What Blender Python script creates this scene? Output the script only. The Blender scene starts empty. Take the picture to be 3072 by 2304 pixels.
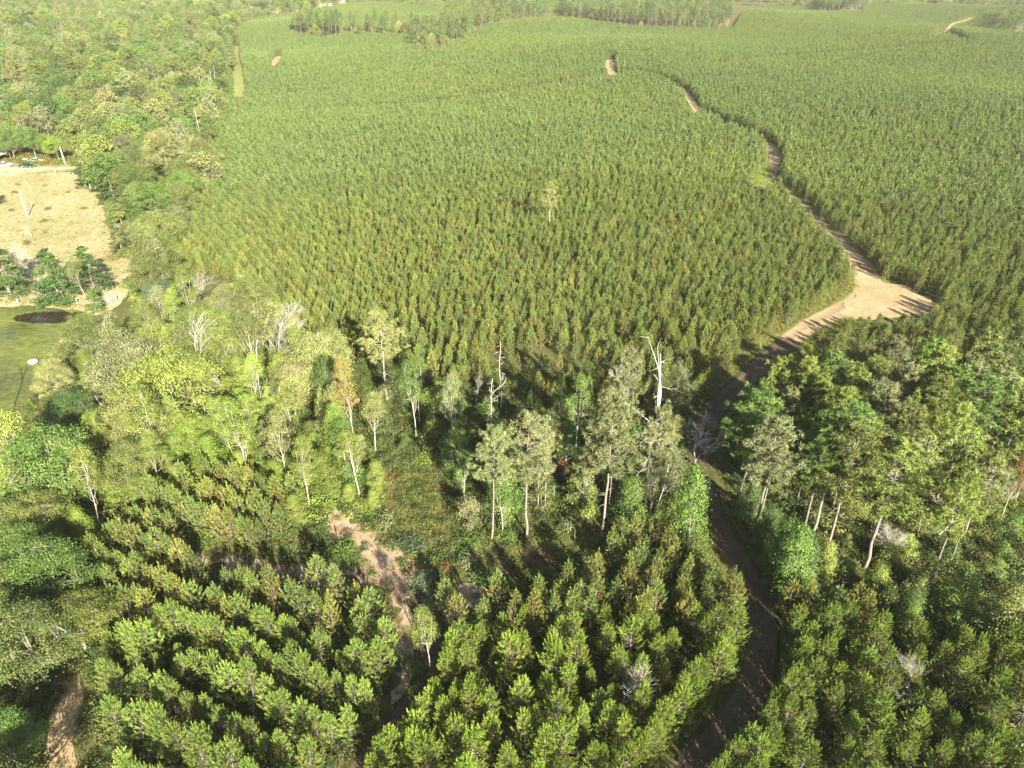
import bpy, math, random
import numpy as np
from mathutils import Vector
R_ = math.radians
scene = bpy.context.scene
COL = scene.collection

# ------------------------------------------------------------------ camera, sky, sun, exposure
CAM_H, PITCH, FPX = 60.0, R_(30.0), 2131.0
cam = bpy.data.cameras.new('camera'); cam_o = bpy.data.objects.new('camera', cam); COL.objects.link(cam_o)
cam.sensor_width = 36.0; cam.lens = 36.0 * FPX / 3072.0
cam_o.location = (0, 0, CAM_H); cam_o.rotation_euler = (math.pi / 2 - PITCH, 0, 0)
cam.clip_start = 0.5; cam.clip_end = 12000
scene.camera = cam_o

SUN_EL, SUN_AZ = R_(25.0), R_(24.0)          # the sun stands behind the camera, to its right
world = bpy.data.worlds.new('World'); scene.world = world; world.use_nodes = True
wn = world.node_tree.nodes; wl = world.node_tree.links
for n in list(wn): wn.remove(n)
sky = wn.new('ShaderNodeTexSky'); sky.sky_type = 'NISHITA'; sky.sun_disc = False
sky.sun_elevation = SUN_EL; sky.sun_rotation = math.pi - SUN_AZ
sky.air_density = 1.0; sky.dust_density = 1.5; sky.ozone_density = 1.0
bg = wn.new('ShaderNodeBackground'); bg.inputs['Strength'].default_value = 0.05
wo = wn.new('ShaderNodeOutputWorld')
wl.new(sky.outputs[0], bg.inputs[0]); wl.new(bg.outputs[0], wo.inputs[0])

sun = bpy.data.lights.new('sun', 'SUN'); sun.energy = 5.0; sun.angle = R_(0.5); sun.color = (1.0, 0.90, 0.70)
sun_o = bpy.data.objects.new('sun', sun); COL.objects.link(sun_o)
to_sun = Vector((math.sin(SUN_AZ) * math.cos(SUN_EL), -math.cos(SUN_AZ) * math.cos(SUN_EL), math.sin(SUN_EL)))
sun_o.rotation_euler = (-to_sun).to_track_quat('-Z', 'Y').to_euler(); sun_o.location = to_sun * 300

scene.view_settings.view_transform = 'Standard'; scene.view_settings.look = 'None'
scene.view_settings.exposure = 2.3; scene.view_settings.gamma = 1.0; scene.view_settings.use_curve_mapping = False
HAZE = 0.00009
cy = scene.cycles
cy.max_bounces = 5; cy.diffuse_bounces = 2; cy.glossy_bounces = 2; cy.transmission_bounces = 2
cy.volume_bounces = 1; cy.transparent_max_bounces = 4
cy.use_denoising = True
try: cy.denoiser = 'OPENIMAGEDENOISE'; cy.denoising_input_passes = 'RGB_ALBEDO_NORMAL'; cy.denoising_prefilter = 'ACCURATE'
except Exception: pass
cy.caustics_reflective = False; cy.caustics_refractive = False
cy.sample_clamp_indirect = 4.0

# ------------------------------------------------------------------ terrain and pixel -> ground
def tz(x, y):
    x = np.asarray(x, float); y = np.asarray(y, float)
    t = np.maximum(0.0, y - 230.0); t = 1000.0 * np.tanh(t / 1000.0)
    base = 0.036 * (np.sqrt(t * t + 90.0 ** 2) - 90.0)
    k = np.clip(t / 160.0, 0, 1); k = k * k * (3 - 2 * k)
    bump = 2.4 * np.sin(x * 0.017 + y * 0.011 + 0.6) + 1.9 * np.sin(y * 0.023 - x * 0.006 + 2.0) + 1.2 * np.sin(x * 0.031 - y * 0.013)
    return base + k * bump
def tz1(x, y): return float(tz(x, y))
CP, SP = math.cos(PITCH), math.sin(PITCH)
def ray(px, py):
    u = (px - 1536.0) / FPX; v = (1152.0 - py) / FPX
    return np.array([u, CP + v * SP, -SP + v * CP])
def at(px, py, h=0.0):
    d = ray(px, py)
    t = np.linspace(20, 2600, 12000)
    g = CAM_H + t * d[2] - tz(t * d[0], t * d[1]) - h
    idx = np.where(g <= 0)[0]
    if len(idx) == 0: tt = t[-1]
    elif idx[0] == 0: tt = t[0]
    else:
        i = idx[0]; tt = t[i - 1] + (t[i] - t[i - 1]) * g[i - 1] / (g[i - 1] - g[i])
    return float(tt * d[0]), float(tt * d[1])
def tall(base, top_y):
    """height of an upright thing from its base pixel and the row of its top"""
    x, y = at(*base); z0 = tz1(x, y)
    depth = y * CP + (CAM_H - z0) * SP
    v0 = (y * SP - (CAM_H - z0) * CP) / depth; v1 = (1152.0 - top_y) / FPX
    return depth * (v1 - v0) / (CP + v1 * SP)
def project(x, y, z):
    depth = y * CP + (CAM_H - z) * SP
    return 1536 + FPX * x / depth, 1152 - FPX * (y * SP - (CAM_H - z) * CP) / depth, depth
def gpoly(pts, h=0.0): return np.array([at(a, b, h) for a, b in pts])
def inside(P, poly):
    x, y = P[:, 0], P[:, 1]; r = np.zeros(len(P), bool); n = len(poly)
    for i in range(n):
        x0, y0 = poly[i]; x1, y1 = poly[(i + 1) % n]
        c = ((y0 > y) != (y1 > y))
        with np.errstate(divide='ignore', invalid='ignore'):
            r ^= c & (x < (x1 - x0) * (y - y0) / (y1 - y0 + 1e-12) + x0)
    return r
def seg_dist(P, line):
    d = np.full(len(P), 1e9)
    for a, b in zip(line[:-1], line[1:]):
        ab = b - a; t = np.clip(((P - a) @ ab) / (ab @ ab + 1e-9), 0, 1)
        d = np.minimum(d, np.linalg.norm(P - (a + t[:, None] * ab), axis=1))
    return d
def smooth_line(pts, step=1.5):
    P = np.array(pts, float); out = []
    Q = np.vstack([2 * P[0] - P[1], P, 2 * P[-1] - P[-2]])
    for i in range(1, len(Q) - 2):
        a, b, c, d = Q[i - 1], Q[i], Q[i + 1], Q[i + 2]
        n = max(2, int(np.linalg.norm(c - b) / step))
        for k in range(n):
            t = k / n
            out.append(0.5 * ((2 * b) + (c - a) * t + (2 * a - 5 * b + 4 * c - d) * t * t + (3 * b - a - 3 * c + d) * t ** 3))
    out.append(P[-1]); return np.array(out)

# ------------------------------------------------------------------ mesh building
class MB:
    def __init__(s): s.V = []; s.T = []; s.M = []; s.A = []; s.D = []; s.n = 0
    def add(s, v, t, m=0, var=0.5, dead=0.0):
        v = np.asarray(v, float).reshape(-1, 3); t = np.asarray(t, int).reshape(-1, 3)
        s.V.append(v); s.T.append(t + s.n); s.M.append(np.full(len(t), m))
        s.A.append(np.broadcast_to(np.asarray(var, float), (len(v),))); s.D.append(np.broadcast_to(np.asarray(dead, float), (len(v),)))
        s.n += len(v)
    def mesh(s, name, mats, smooth=False):
        V = np.vstack(s.V); T = np.vstack(s.T); M = np.concatenate(s.M)
        me = bpy.data.meshes.new(name)
        me.vertices.add(len(V)); me.vertices.foreach_set('co', V.astype(np.float32).ravel())
        me.loops.add(len(T) * 3); me.loops.foreach_set('vertex_index', T.astype(np.int32).ravel())
        me.polygons.add(len(T)); me.polygons.foreach_set('loop_start', np.arange(0, len(T) * 3, 3, dtype=np.int32))
        me.polygons.foreach_set('loop_total', np.full(len(T), 3, np.int32))
        for m in mats: me.materials.append(m)
        me.polygons.foreach_set('material_index', M.astype(np.int32))
        if smooth: me.polygons.foreach_set('use_smooth', np.ones(len(T), bool))
        for nm, data in (('var', s.A), ('dead', s.D)):
            at_ = me.attributes.new(nm, 'FLOAT', 'POINT'); at_.data.foreach_set('value', np.concatenate(data).astype(np.float32))
        me.update(calc_edges=True); return me
    def join(s, o, moff=0):
        s.V += o.V; s.T += [t + s.n for t in o.T]; s.M += [m + moff for m in o.M]; s.A += o.A; s.D += o.D; s.n += o.n
def unit(v): return v / (np.linalg.norm(v, axis=-1, keepdims=True) + 1e-9)
def tube(mb, pts, rad, sides=5, m=0, var=0.5):
    P = np.asarray(pts, float); k = len(P); rad = np.broadcast_to(np.asarray(rad, float), (k,))
    T = unit(np.gradient(P, axis=0)); ref = np.array([0.31, 0.17, 0.93]) if abs(T[0, 2]) < 0.8 else np.array([0.95, 0.2, 0.1])
    A = unit(np.cross(T, ref)); B = np.cross(T, A)
    a = np.arange(sides) * 2 * math.pi / sides
    V = P[:, None] + rad[:, None, None] * (np.cos(a)[None, :, None] * A[:, None] + np.sin(a)[None, :, None] * B[:, None])
    i = np.arange(k - 1)[:, None] * sides; j = np.arange(sides)[None]; j2 = (j + 1) % sides
    q0, q1, q2, q3 = i + j, i + j2, i + sides + j2, i + sides + j
    t = np.concatenate([np.stack([q0, q1, q2], -1).reshape(-1, 3), np.stack([q0, q2, q3], -1).reshape(-1, 3)])
    cap = [[(k - 1) * sides, (k - 1) * sides + c, (k - 1) * sides + c + 1] for c in range(1, sides - 1)]
    mb.add(V, np.vstack([t, cap]) if cap else t, m, var)
def box(mb, c, s, m=0, rz=0.0):
    c = np.array(c, float); h = np.array(s, float) / 2
    v = np.array([[x, y, z] for x in (-1, 1) for y in (-1, 1) for z in (-1, 1)]) * h
    ca, sa = math.cos(rz), math.sin(rz)
    v = np.stack([v[:, 0] * ca - v[:, 1] * sa, v[:, 0] * sa + v[:, 1] * ca, v[:, 2]], 1) + c
    q = [(0, 1, 3, 2), (4, 6, 7, 5), (0, 4, 5, 1), (2, 3, 7, 6), (0, 2, 6, 4), (1, 5, 7, 3)]
    t = [x for a, b, c_, d in q for x in ((a, b, c_), (a, c_, d))]
    mb.add(v, t, m)
def leaves(mb, C, N, size, rng, m=0, var=0.5, dead=0.0, aspect=0.62):
    n = len(C); N = unit(N); r = rng.normal(size=(n, 3)); A = unit(np.cross(N, r)); B = np.cross(N, A)
    s = size * rng.uniform(0.7, 1.3, (n, 1))
    fold = N * s * 0.12
    V = np.stack([C - A * s * .5, C + B * s * .5 * aspect + fold, C + A * s * .55, C - B * s * .5 * aspect + fold], 1).reshape(-1, 3)
    b = np.arange(n)[:, None] * 4
    t = np.concatenate([b + [0, 1, 2], b + [0, 2, 3]], 1).reshape(-1, 3)
    mb.add(V, t, m, np.repeat(np.broadcast_to(var, (n,)), 4), np.repeat(np.broadcast_to(dead, (n,)), 4))
def needles(mb, P, D, L, W, rng, m=0, var=0.5, dead=0.0):
    n = len(P); D = unit(D); S = unit(np.cross(D, rng.normal(size=(n, 3))))
    L = np.broadcast_to(L, (n,))[:, None] * rng.uniform(.8, 1.2, (n, 1))
    V = np.stack([P - S * W * .5, P + S * W * .5, P + D * L], 1).reshape(-1, 3)
    mb.add(V, np.arange(3 * n).reshape(-1, 3), m, np.repeat(np.broadcast_to(var, (n,)), 3), np.repeat(np.broadcast_to(dead, (n,)), 3))

# ------------------------------------------------------------------ materials
def new_mat(name):
    m = bpy.data.materials.new(name); m.use_nodes = True
    nt = m.node_tree
    for n in list(nt.nodes): nt.nodes.remove(n)
    return m, nt, nt.nodes, nt.links
def N(nodes, typ, **kw):
    n = nodes.new(typ)
    for k, v in kw.items(): setattr(n, k, v)
    return n
def noise(nodes, links, co, scale, detail=4, rough=0.6):
    t = nodes.new('ShaderNodeTexNoise'); t.inputs['Scale'].default_value = scale
    t.inputs['Detail'].default_value = detail; t.inputs['Roughness'].default_value = rough
    links.new(co, t.inputs['Vector']); return t.outputs['Fac']
def ramp(nodes, links, fac, stops):
    r = nodes.new('ShaderNodeValToRGB'); e = r.color_ramp.elements
    while len(e) > 1: e.remove(e[-1])
    e[0].position = stops[0][0]; e[0].color = (*stops[0][1], 1)
    for p, c in stops[1:]:
        k = e.new(p); k.color = (*c, 1)
    links.new(fac, r.inputs[0]); return r.outputs[0]
def g3(v): return (v, v, v)
def mixc(nodes, links, f, a, b, mode='MIX'):
    m = nodes.new('ShaderNodeMixRGB'); m.blend_type = mode
    for i, s in ((0, f), (1, a), (2, b)):
        if isinstance(s, (int, float)): m.inputs[i].default_value = s
        elif isinstance(s, tuple): m.inputs[i].default_value = (*s, 1)
        else: links.new(s, m.inputs[i])
    return m.outputs[0]
def foliage_mat(name, inst, rough=0.55, transl=0.3, brown=(0.20, 0.105, 0.035)):
    m, nt, nd, lk = new_mat(name)
    if inst: a = N(nd, 'ShaderNodeAttribute', attribute_type='INSTANCER', attribute_name='tint'); base = a.outputs['Color']
    else: a = N(nd, 'ShaderNodeObjectInfo'); base = a.outputs['Color']
    v = N(nd, 'ShaderNodeAttribute', attribute_type='GEOMETRY', attribute_name='var')
    d = N(nd, 'ShaderNodeAttribute', attribute_type='GEOMETRY', attribute_name='dead')
    val = N(nd, 'ShaderNodeMapRange'); val.inputs['To Min'].default_value = 0.62; val.inputs['To Max'].default_value = 1.45
    lk.new(v.outputs['Fac'], val.inputs['Value'])
    hue = N(nd, 'ShaderNodeMapRange'); hue.inputs['To Min'].default_value = 0.515; hue.inputs['To Max'].default_value = 0.484
    lk.new(v.outputs['Fac'], hue.inputs['Value'])
    h = N(nd, 'ShaderNodeHueSaturation'); lk.new(base, h.inputs['Color']); lk.new(val.outputs[0], h.inputs['Value']); lk.new(hue.outputs[0], h.inputs['Hue'])
    c = mixc(nd, lk, d.outputs['Fac'], h.outputs[0], brown)
    p = N(nd, 'ShaderNodeBsdfPrincipled'); p.inputs['Roughness'].default_value = rough; p.inputs['Specular IOR Level'].default_value = 0.35
    lk.new(c, p.inputs['Base Color'])
    t = N(nd, 'ShaderNodeBsdfTranslucent'); tc = mixc(nd, lk, 1.0, c, (1.15, 1.2, 0.6), 'MULTIPLY'); lk.new(tc, t.inputs['Color'])
    mx = N(nd, 'ShaderNodeMixShader'); mx.inputs[0].default_value = transl
    lk.new(p.outputs[0], mx.inputs[1]); lk.new(t.outputs[0], mx.inputs[2])
    o = N(nd, 'ShaderNodeOutputMaterial'); lk.new(mx.outputs[0], o.inputs[0]); return m
def bark_mat(name, c0, c1, scale=3.0):
    m, nt, nd, lk = new_mat(name)
    tc = N(nd, 'ShaderNodeTexCoord'); mp = N(nd, 'ShaderNodeMapping'); mp.inputs['Scale'].default_value = (4, 4, 0.8)
    lk.new(tc.outputs['Object'], mp.inputs[0])
    f = noise(nd, lk, mp.outputs[0], scale, 5, 0.7)
    c = ramp(nd, lk, f, [(0.3, c0), (0.7, c1)])
    p = N(nd, 'ShaderNodeBsdfPrincipled'); p.inputs['Roughness'].default_value = 0.9; lk.new(c, p.inputs['Base Color'])
    b = N(nd, 'ShaderNodeBump'); b.inputs['Strength'].default_value = 0.5; b.inputs['Distance'].default_value = 0.04
    lk.new(f, b.inputs['Height']); lk.new(b.outputs[0], p.inputs['Normal'])
    o = N(nd, 'ShaderNodeOutputMaterial'); lk.new(p.outputs[0], o.inputs[0]); return m
def plain(name, c, rough=0.6, metal=0.0, dirt=0.25, scale=4.0):
    m, nt, nd, lk = new_mat(name)
    tc = N(nd, 'ShaderNodeTexCoord'); f = noise(nd, lk, tc.outputs['Object'], scale, 5)
    c2 = tuple(x * (1 - dirt) for x in c)
    col = ramp(nd, lk, f, [(0.35, c2), (0.65, c)])
    p = N(nd, 'ShaderNodeBsdfPrincipled'); p.inputs['Roughness'].default_value = rough; p.inputs['Metallic'].default_value = metal
    lk.new(col, p.inputs['Base Color'])
    o = N(nd, 'ShaderNodeOutputMaterial'); lk.new(p.outputs[0], o.inputs[0]); return m
def ground_mat(name, stops, s1=0.05, s2=0.6, s3=5.0, bump=0.5, dist=0.15):
    """soil, grass and litter: three sizes of noise blended, colours from a ramp"""
    m, nt, nd, lk = new_mat(name)
    g = N(nd, 'ShaderNodeNewGeometry'); co = g.outputs['Position']
    a = noise(nd, lk, co, s1, 3); b = noise(nd, lk, co, s2, 5, 0.65); c = noise(nd, lk, co, s3, 4, 0.7)
    ab = mixc(nd, lk, 0.5, a, b); abc = mixc(nd, lk, 0.3, ab, c)
    col = ramp(nd, lk, abc, stops)
    col = mixc(nd, lk, 0.55, col, ramp(nd, lk, c, [(0.3, g3(0.45)), (0.7, g3(1.3))]), 'MULTIPLY')
    p = N(nd, 'ShaderNodeBsdfPrincipled'); p.inputs['Roughness'].default_value = 0.95; p.inputs['Specular IOR Level'].default_value = 0.15
    lk.new(col, p.inputs['Base Color'])
    bm = N(nd, 'ShaderNodeBump'); bm.inputs['Strength'].default_value = bump; bm.inputs['Distance'].default_value = dist
    lk.new(mixc(nd, lk, 0.5, b, c), bm.inputs['Height']); lk.new(bm.outputs[0], p.inputs['Normal'])
    o = N(nd, 'ShaderNodeOutputMaterial'); lk.new(p.outputs[0], o.inputs[0]); return m

LEAF = foliage_mat('leaf', False); LEAF_I = foliage_mat('leaf_scattered', True)
NEED = foliage_mat('needle', False, 0.5, 0.2, (0.235, 0.14, 0.045)); NEED_I = foliage_mat('needle_scattered', True, 0.5, 0.2, (0.235, 0.14, 0.045))
BARK = bark_mat('bark_grey', (0.10, 0.09, 0.075), (0.22, 0.20, 0.17))
BARK_PINE = bark_mat('bark_pine', (0.10, 0.085, 0.072), (0.22, 0.19, 0.165))
BARK_PALE = bark_mat('bark_pale', (0.20, 0.18, 0.15), (0.40, 0.37, 0.32))
BARK_DEAD = bark_mat('dead_wood', (0.22, 0.205, 0.185), (0.42, 0.40, 0.365))
TWIG = bark_mat('dead_twig', (0.27, 0.25, 0.22), (0.46, 0.43, 0.39))

# ------------------------------------------------------------------ plant builders: each returns (wood MB, foliage MB)
def lobes(rng, k=7):
    d = unit(rng.normal(size=(k, 3))); a = rng.uniform(-0.3, 0.4, k)
    def f(u):
        return 1 + (np.maximum(0, u @ d.T) ** 3 * a).sum(1)
    return f
def trunk_line(rng, h, r0, lean=0.03, k=8, wob=0.12):
    z = np.linspace(0, h, k); d = rng.normal(size=2) * lean
    w = np.cumsum(rng.normal(size=(k, 2)) * wob * h / 18, 0); w -= w[0]
    P = np.stack([d[0] * z + w[:, 0], d[1] * z + w[:, 1], z], 1)
    return P, r0 * (1 - 0.82 * (z / h) ** 0.9)
def along(P, t):
    s = np.clip(t, 0, 1) * (len(P) - 1); i = np.minimum(s.astype(int) if hasattr(s, 'astype') else int(s), len(P) - 2)
    f = s - i
    return P[i] + (P[i + 1] - P[i]) * (f[:, None] if hasattr(f, 'shape') and np.ndim(f) else f)
def arc(a, b, sag, k=5):
    t = np.linspace(0, 1, k)[:, None]
    P = a + (b - a) * t; P[:, 2] += sag * np.sin(np.pi * t[:, 0]) ; return P

def hardwood(seed, h=13., R=4.5, base=0.3, ncl=150, nlf=165, leaf=0.19, vs=1.0, lim=.42, cr=1.0, flat=0.5, power=1.0, bare=0.0, r0=0.26, lean=0.04):
    rng = np.random.default_rng(seed); wood, fol = MB(), MB()
    P, rad = trunk_line(rng, h * 0.86, r0, lean); tube(wood, P, rad, 6)
    f = lobes(rng); zc = h * (base + 1) / 2; hz = h * (1 - base) / 2
    U = unit(rng.normal(size=(ncl, 3))); U[:, 2] = np.where(U[:, 2] < -0.55, -U[:, 2], U[:, 2])
    rr = rng.uniform(0.35, 1.0, ncl) ** 0.5 * f(U)
    C = U * rr[:, None]; zz = C[:, 2]
    wid = np.where(zz > 0, (1 - np.clip(zz, 0, .95) * (1 - 1 / (1 + power)) * 0.6), 1.0)
    axis = along(P, np.clip((zc + zz * hz) / (h * 0.86), 0, 1))
    C = np.stack([C[:, 0] * R * wid + axis[:, 0], C[:, 1] * R * wid + axis[:, 1], zc + zz * hz], 1)
    order = np.argsort(-np.linalg.norm(C[:, :2], axis=1)); nl = min(13, ncl // 4); limbs = []
    for i in order[rng.permutation(min(len(order), nl * 3))[:nl]]:
        zb = max(0.12 * h, C[i, 2] * rng.uniform(0.45, 0.72)); a = along(P, zb / (h * 0.86))
        L = arc(a, C[i], -0.08 * h * rng.uniform(0.2, 1)); L[1:-1] += rng.normal(size=(len(L) - 2, 3)) * 0.12
        tube(wood, L, np.linspace(r0 * lim, 0.02, len(L)), 4); limbs.append(L)
    LP = np.vstack(limbs + [P[3:]])
    for c in C:
        q = LP[np.argmin(((LP - c) ** 2).sum(1) + 2.0 * np.maximum(0, LP[:, 2] - c[2]) ** 2)]
        tube(wood, np.array([q, (q + c) / 2 + rng.normal(size=3) * 0.12, c]), [0.05, 0.035, 0.012], 3)
    keep = rng.random(ncl) >= bare
    for c in C[keep]:
        n = int(nlf * rng.uniform(0.6, 1.4)); s = cr * rng.uniform(0.7, 1.3)
        o = rng.normal(size=(n, 3)) * np.array([s, s, s * flat]) * 0.55
        o[:, 2] -= 0.25 * (o[:, 0] ** 2 + o[:, 1] ** 2) / s
        nn = unit(o) * 0.6 + np.array([0, 0, 0.6]) + rng.normal(size=(n, 3)) * 0.55
        leaves(fol, c + o, nn, leaf, rng, 0, np.clip(0.5 + vs * (rng.normal(0, 0.22) + rng.normal(0, 0.13, n)), 0, 1), (rng.random(n) < 0.02) * 0.8)
    return wood, fol
def column(seed, h=10., R=1.6, base=0.04, ncl=60, nlf=70, leaf=0.3, cr=0.8, r0=0.16):
    """slim tree leafed or vine-hung nearly to the ground"""
    rng = np.random.default_rng(seed); wood, fol = MB(), MB()
    P, rad = trunk_line(rng, h * 0.95, r0, 0.03); tube(wood, P, rad, 5)
    for i in range(ncl):
        t = base + (1 - base) * (i + rng.random()) / ncl; z = t * h
        r = R * (1 - 0.75 * max(0, (t - 0.35) / 0.65) ** 1.3) * rng.uniform(0.35, 1.15); a = rng.uniform(0, 6.28)
        ax = along(P, min(1, z / (h * .95))); c = ax + np.array([math.cos(a) * r, math.sin(a) * r, 0]); c[2] = z
        tube(wood, np.array([ax - [0, 0, 0.3 * r], c]), [0.04, 0.012], 3)
        n = int(nlf * rng.uniform(0.6, 1.4)); s = cr * rng.uniform(0.7, 1.3)
        o = rng.normal(size=(n, 3)) * np.array([s, s, s * 0.75]) * 0.5
        nn = unit(o) * 0.7 + np.array([math.cos(a) * .5, math.sin(a) * .5, 0.5]) + rng.normal(size=(n, 3)) * 0.5
        leaves(fol, c + o, nn, leaf, rng, 0, np.clip(rng.normal(0.5, 0.18) + rng.normal(0, 0.12, n), 0, 1), (rng.random(n) < 0.03) * 0.8)
    return wood, fol
def cedar(seed, h=8., R=2.6, n=1500, leaf=0.36):
    rng = np.random.default_rng(seed); wood, fol = MB(), MB()
    P, rad = trunk_line(rng, h * 0.93, 0.2, 0.02); tube(wood, P, rad, 5)
    nb = 60
    for i in range(nb):
        t = 0.03 + 0.95 * (i + rng.random()) / nb; z = t * h
        L = R * (1 - t ** 1.6) * rng.uniform(0.75, 1.15) + 0.15; a = rng.uniform(0, 6.28)
        d = np.array([math.cos(a), math.sin(a), rng.uniform(0.05, 0.35)]); ax = along(P, min(1, z / (h * .93)))
        e = ax + d * L; e[2] -= 0.08 * L * L
        tube(wood, np.array([ax, (ax + e) / 2 + [0, 0, .1], e]), [0.05, 0.03, 0.01], 3)
        k = int(n / nb * 1.5 * (0.35 + L / R)); s = rng.uniform(0.25, 1.08, k) ** 0.7
        C = ax + (e - ax) * s[:, None] + rng.normal(size=(k, 3)) * np.array([.28, .28, .12]) * (0.5 + 0.9 * L / R)
        C[:, 2] -= 0.10 * L * s ** 2
        leaves(fol, C, d * 0.5 + np.array([0, 0, .9]) + rng.normal(size=(k, 3)) * 0.4, leaf, rng, 0, np.clip(rng.normal(.45, .15) + rng.normal(0, .12, k), 0, 1), 0, 0.4)
    return wood, fol
def pine(seed, h=19., cb=0.55, R=2.8, nb=48, npf=7, nn=38, nl=0.5, w=0.085, dense=1.0, r0=0.2, stubs=7, lean=0.025):
    """tall pine: long bare trunk, round needle puffs at the branch ends"""
    rng = np.random.default_rng(seed); wood, fol = MB(), MB()
    P, rad = trunk_line(rng, h * 0.97, r0, lean, 10, 0.1); tube(wood, P, rad, 6)
    for i in range(stubs):
        z = h * rng.uniform(0.25, cb); a = rng.uniform(0, 6.28); ax = along(P, z / (h * .97)); L = rng.uniform(.4, 1.5)
        tube(wood, np.array([ax, ax + np.array([math.cos(a) * L * .6, math.sin(a) * L * .6, .1]), ax + np.array([math.cos(a) * L, math.sin(a) * L, -.1])]), [0.05, .03, 0.012], 3)
    for i in range(nb):
        t = (i + rng.random()) / nb; z = h * (cb + (1 - cb) * t); ax = along(P, min(1, z / (h * .97)))
        prof = (min(1, (t + 0.18) / 0.35)) * (1 - 0.8 * max(0, (t - 0.45) / 0.55) ** 1.4)
        L = R * prof * rng.uniform(0.55, 1.2); a = i * 2.4 + rng.normal() * 0.5
        up = rng.uniform(0.0, 0.45) + 0.5 * t
        e = ax + np.array([math.cos(a) * L, math.sin(a) * L, L * up])
        B = arc(ax, e, -0.1 * L, 5); B[2:4] += rng.normal(size=(2, 3)) * 0.1
        tube(wood, B, np.linspace(0.07 * (1 - .6 * t), 0.015, 5), 3)
        vb = rng.normal(0.5, 0.14)
        for k in range(max(1, int(npf * dense * (0.4 + 0.7 * L / R)))):
            s = rng.uniform(0.42, 1.05); c = along(B, min(1, s)) + rng.normal(size=3) * np.array([.38, .38, .22]) * (0.4 + s * .7) * (L / R + .3)
            k_ = int(nn * rng.uniform(.7, 1.3)); D = unit(rng.normal(size=(k_, 3)) + np.array([math.cos(a) * .35, math.sin(a) * .35, 0.45]))
            needles(fol, c + D * 0.04, D, nl, w, rng, 0, np.clip(vb + rng.normal(0, .12, k_), 0, 1), (rng.random(k_) < 0.03) * 0.7)
    c = P[-1]; D = unit(rng.normal(size=(nn * 2, 3)) + np.array([0, 0, 1.2])); needles(fol, np.repeat(c[None], nn * 2, 0), D, nl, w, rng, 0, .5)
    return wood, fol
def young(seed, h=4.6, R=1.1, ws=0.38, nsh=3, nn=34, nl=0.19, w=0.044, tl=0.55, brown=0.3):
    """young plantation pine: whorls of branches that turn up at the tips into fox-tail shoots"""
    rng = np.random.default_rng(seed); wood, fol = MB(), MB()
    P, rad = trunk_line(rng, h * 0.94, 0.055, 0.02, 6, 0.08); tube(wood, P, rad, 4)
    def shoot(c, d, L, v, dead=0.0):
        k = max(4, int(nn * L / tl)); s = rng.random(k); d = d / np.linalg.norm(d)
        o = unit(np.cross(np.repeat(d[None], k, 0), rng.normal(size=(k, 3))))
        D = d * rng.uniform(0.7, 1.2, (k, 1)) + o * (0.72 - 0.4 * s[:, None])
        needles(fol, c + d * L * s[:, None], D, nl * (1.1 - 0.35 * s), w, rng, 0, np.clip(v + rng.normal(0, .1, k), 0, 1), dead)
    z = 0.25 * h * rng.uniform(0.3, 0.7); lev = 0
    while z < h * 0.9:
        t = z / h; rr = R * (1 - t) ** 0.72 * min(1, 0.55 + 1.6 * t); nb = rng.integers(4, 7); a0 = rng.uniform(0, 6.28)
        for b in range(nb):
            a = a0 + b * 6.28 / nb + rng.normal() * 0.22; L = rr * rng.uniform(0.75, 1.2); ax = along(P, z / (h * .94))
            d = np.array([math.cos(a), math.sin(a), 0.0]); e = ax + d * L + np.array([0, 0, L * (0.25 + 0.5 * t)])
            B = np.array([ax, ax + d * L * .55 + [0, 0, L * .08], e]); tube(wood, B, [0.022, .014, .008], 3)
            v = rng.normal(0.52, 0.16)
            tip = d * (0.5 - 0.38 * t) + np.array([0, 0, 0.85 + 0.3 * t]); shoot(e - d * .05, tip, tl * rng.uniform(.9, 1.5), v + .08)
            for s in range(nsh):
                q = rng.uniform(0.35, 0.92); c = along(B, q); sd = np.array([-d[1], d[0], 0]) * rng.choice([-1, 1]) * rng.uniform(.3, .9) + d * .45 + np.array([0, 0, rng.uniform(.35, .9)])
                inner = q < 0.68 and t < 0.75
                shoot(c, sd, tl * rng.uniform(.5, .85), v - .05, (rng.random() < brown) * rng.uniform(.55, 1) if inner else 0.0)
        z += ws * rng.uniform(.8, 1.2) * (1.15 - 0.4 * t); lev += 1
    shoot(P[-1] - [0, 0, .35], np.array([0, 0, 1.]), tl * 2.3, 0.7)
    for i in range(4):
        a = i * 1.57 + rng.random(); shoot(P[-1] - [0, 0, .25], np.array([math.cos(a) * .5, math.sin(a) * .5, 1.]), tl * .9, 0.58)
    return wood, fol
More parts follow.
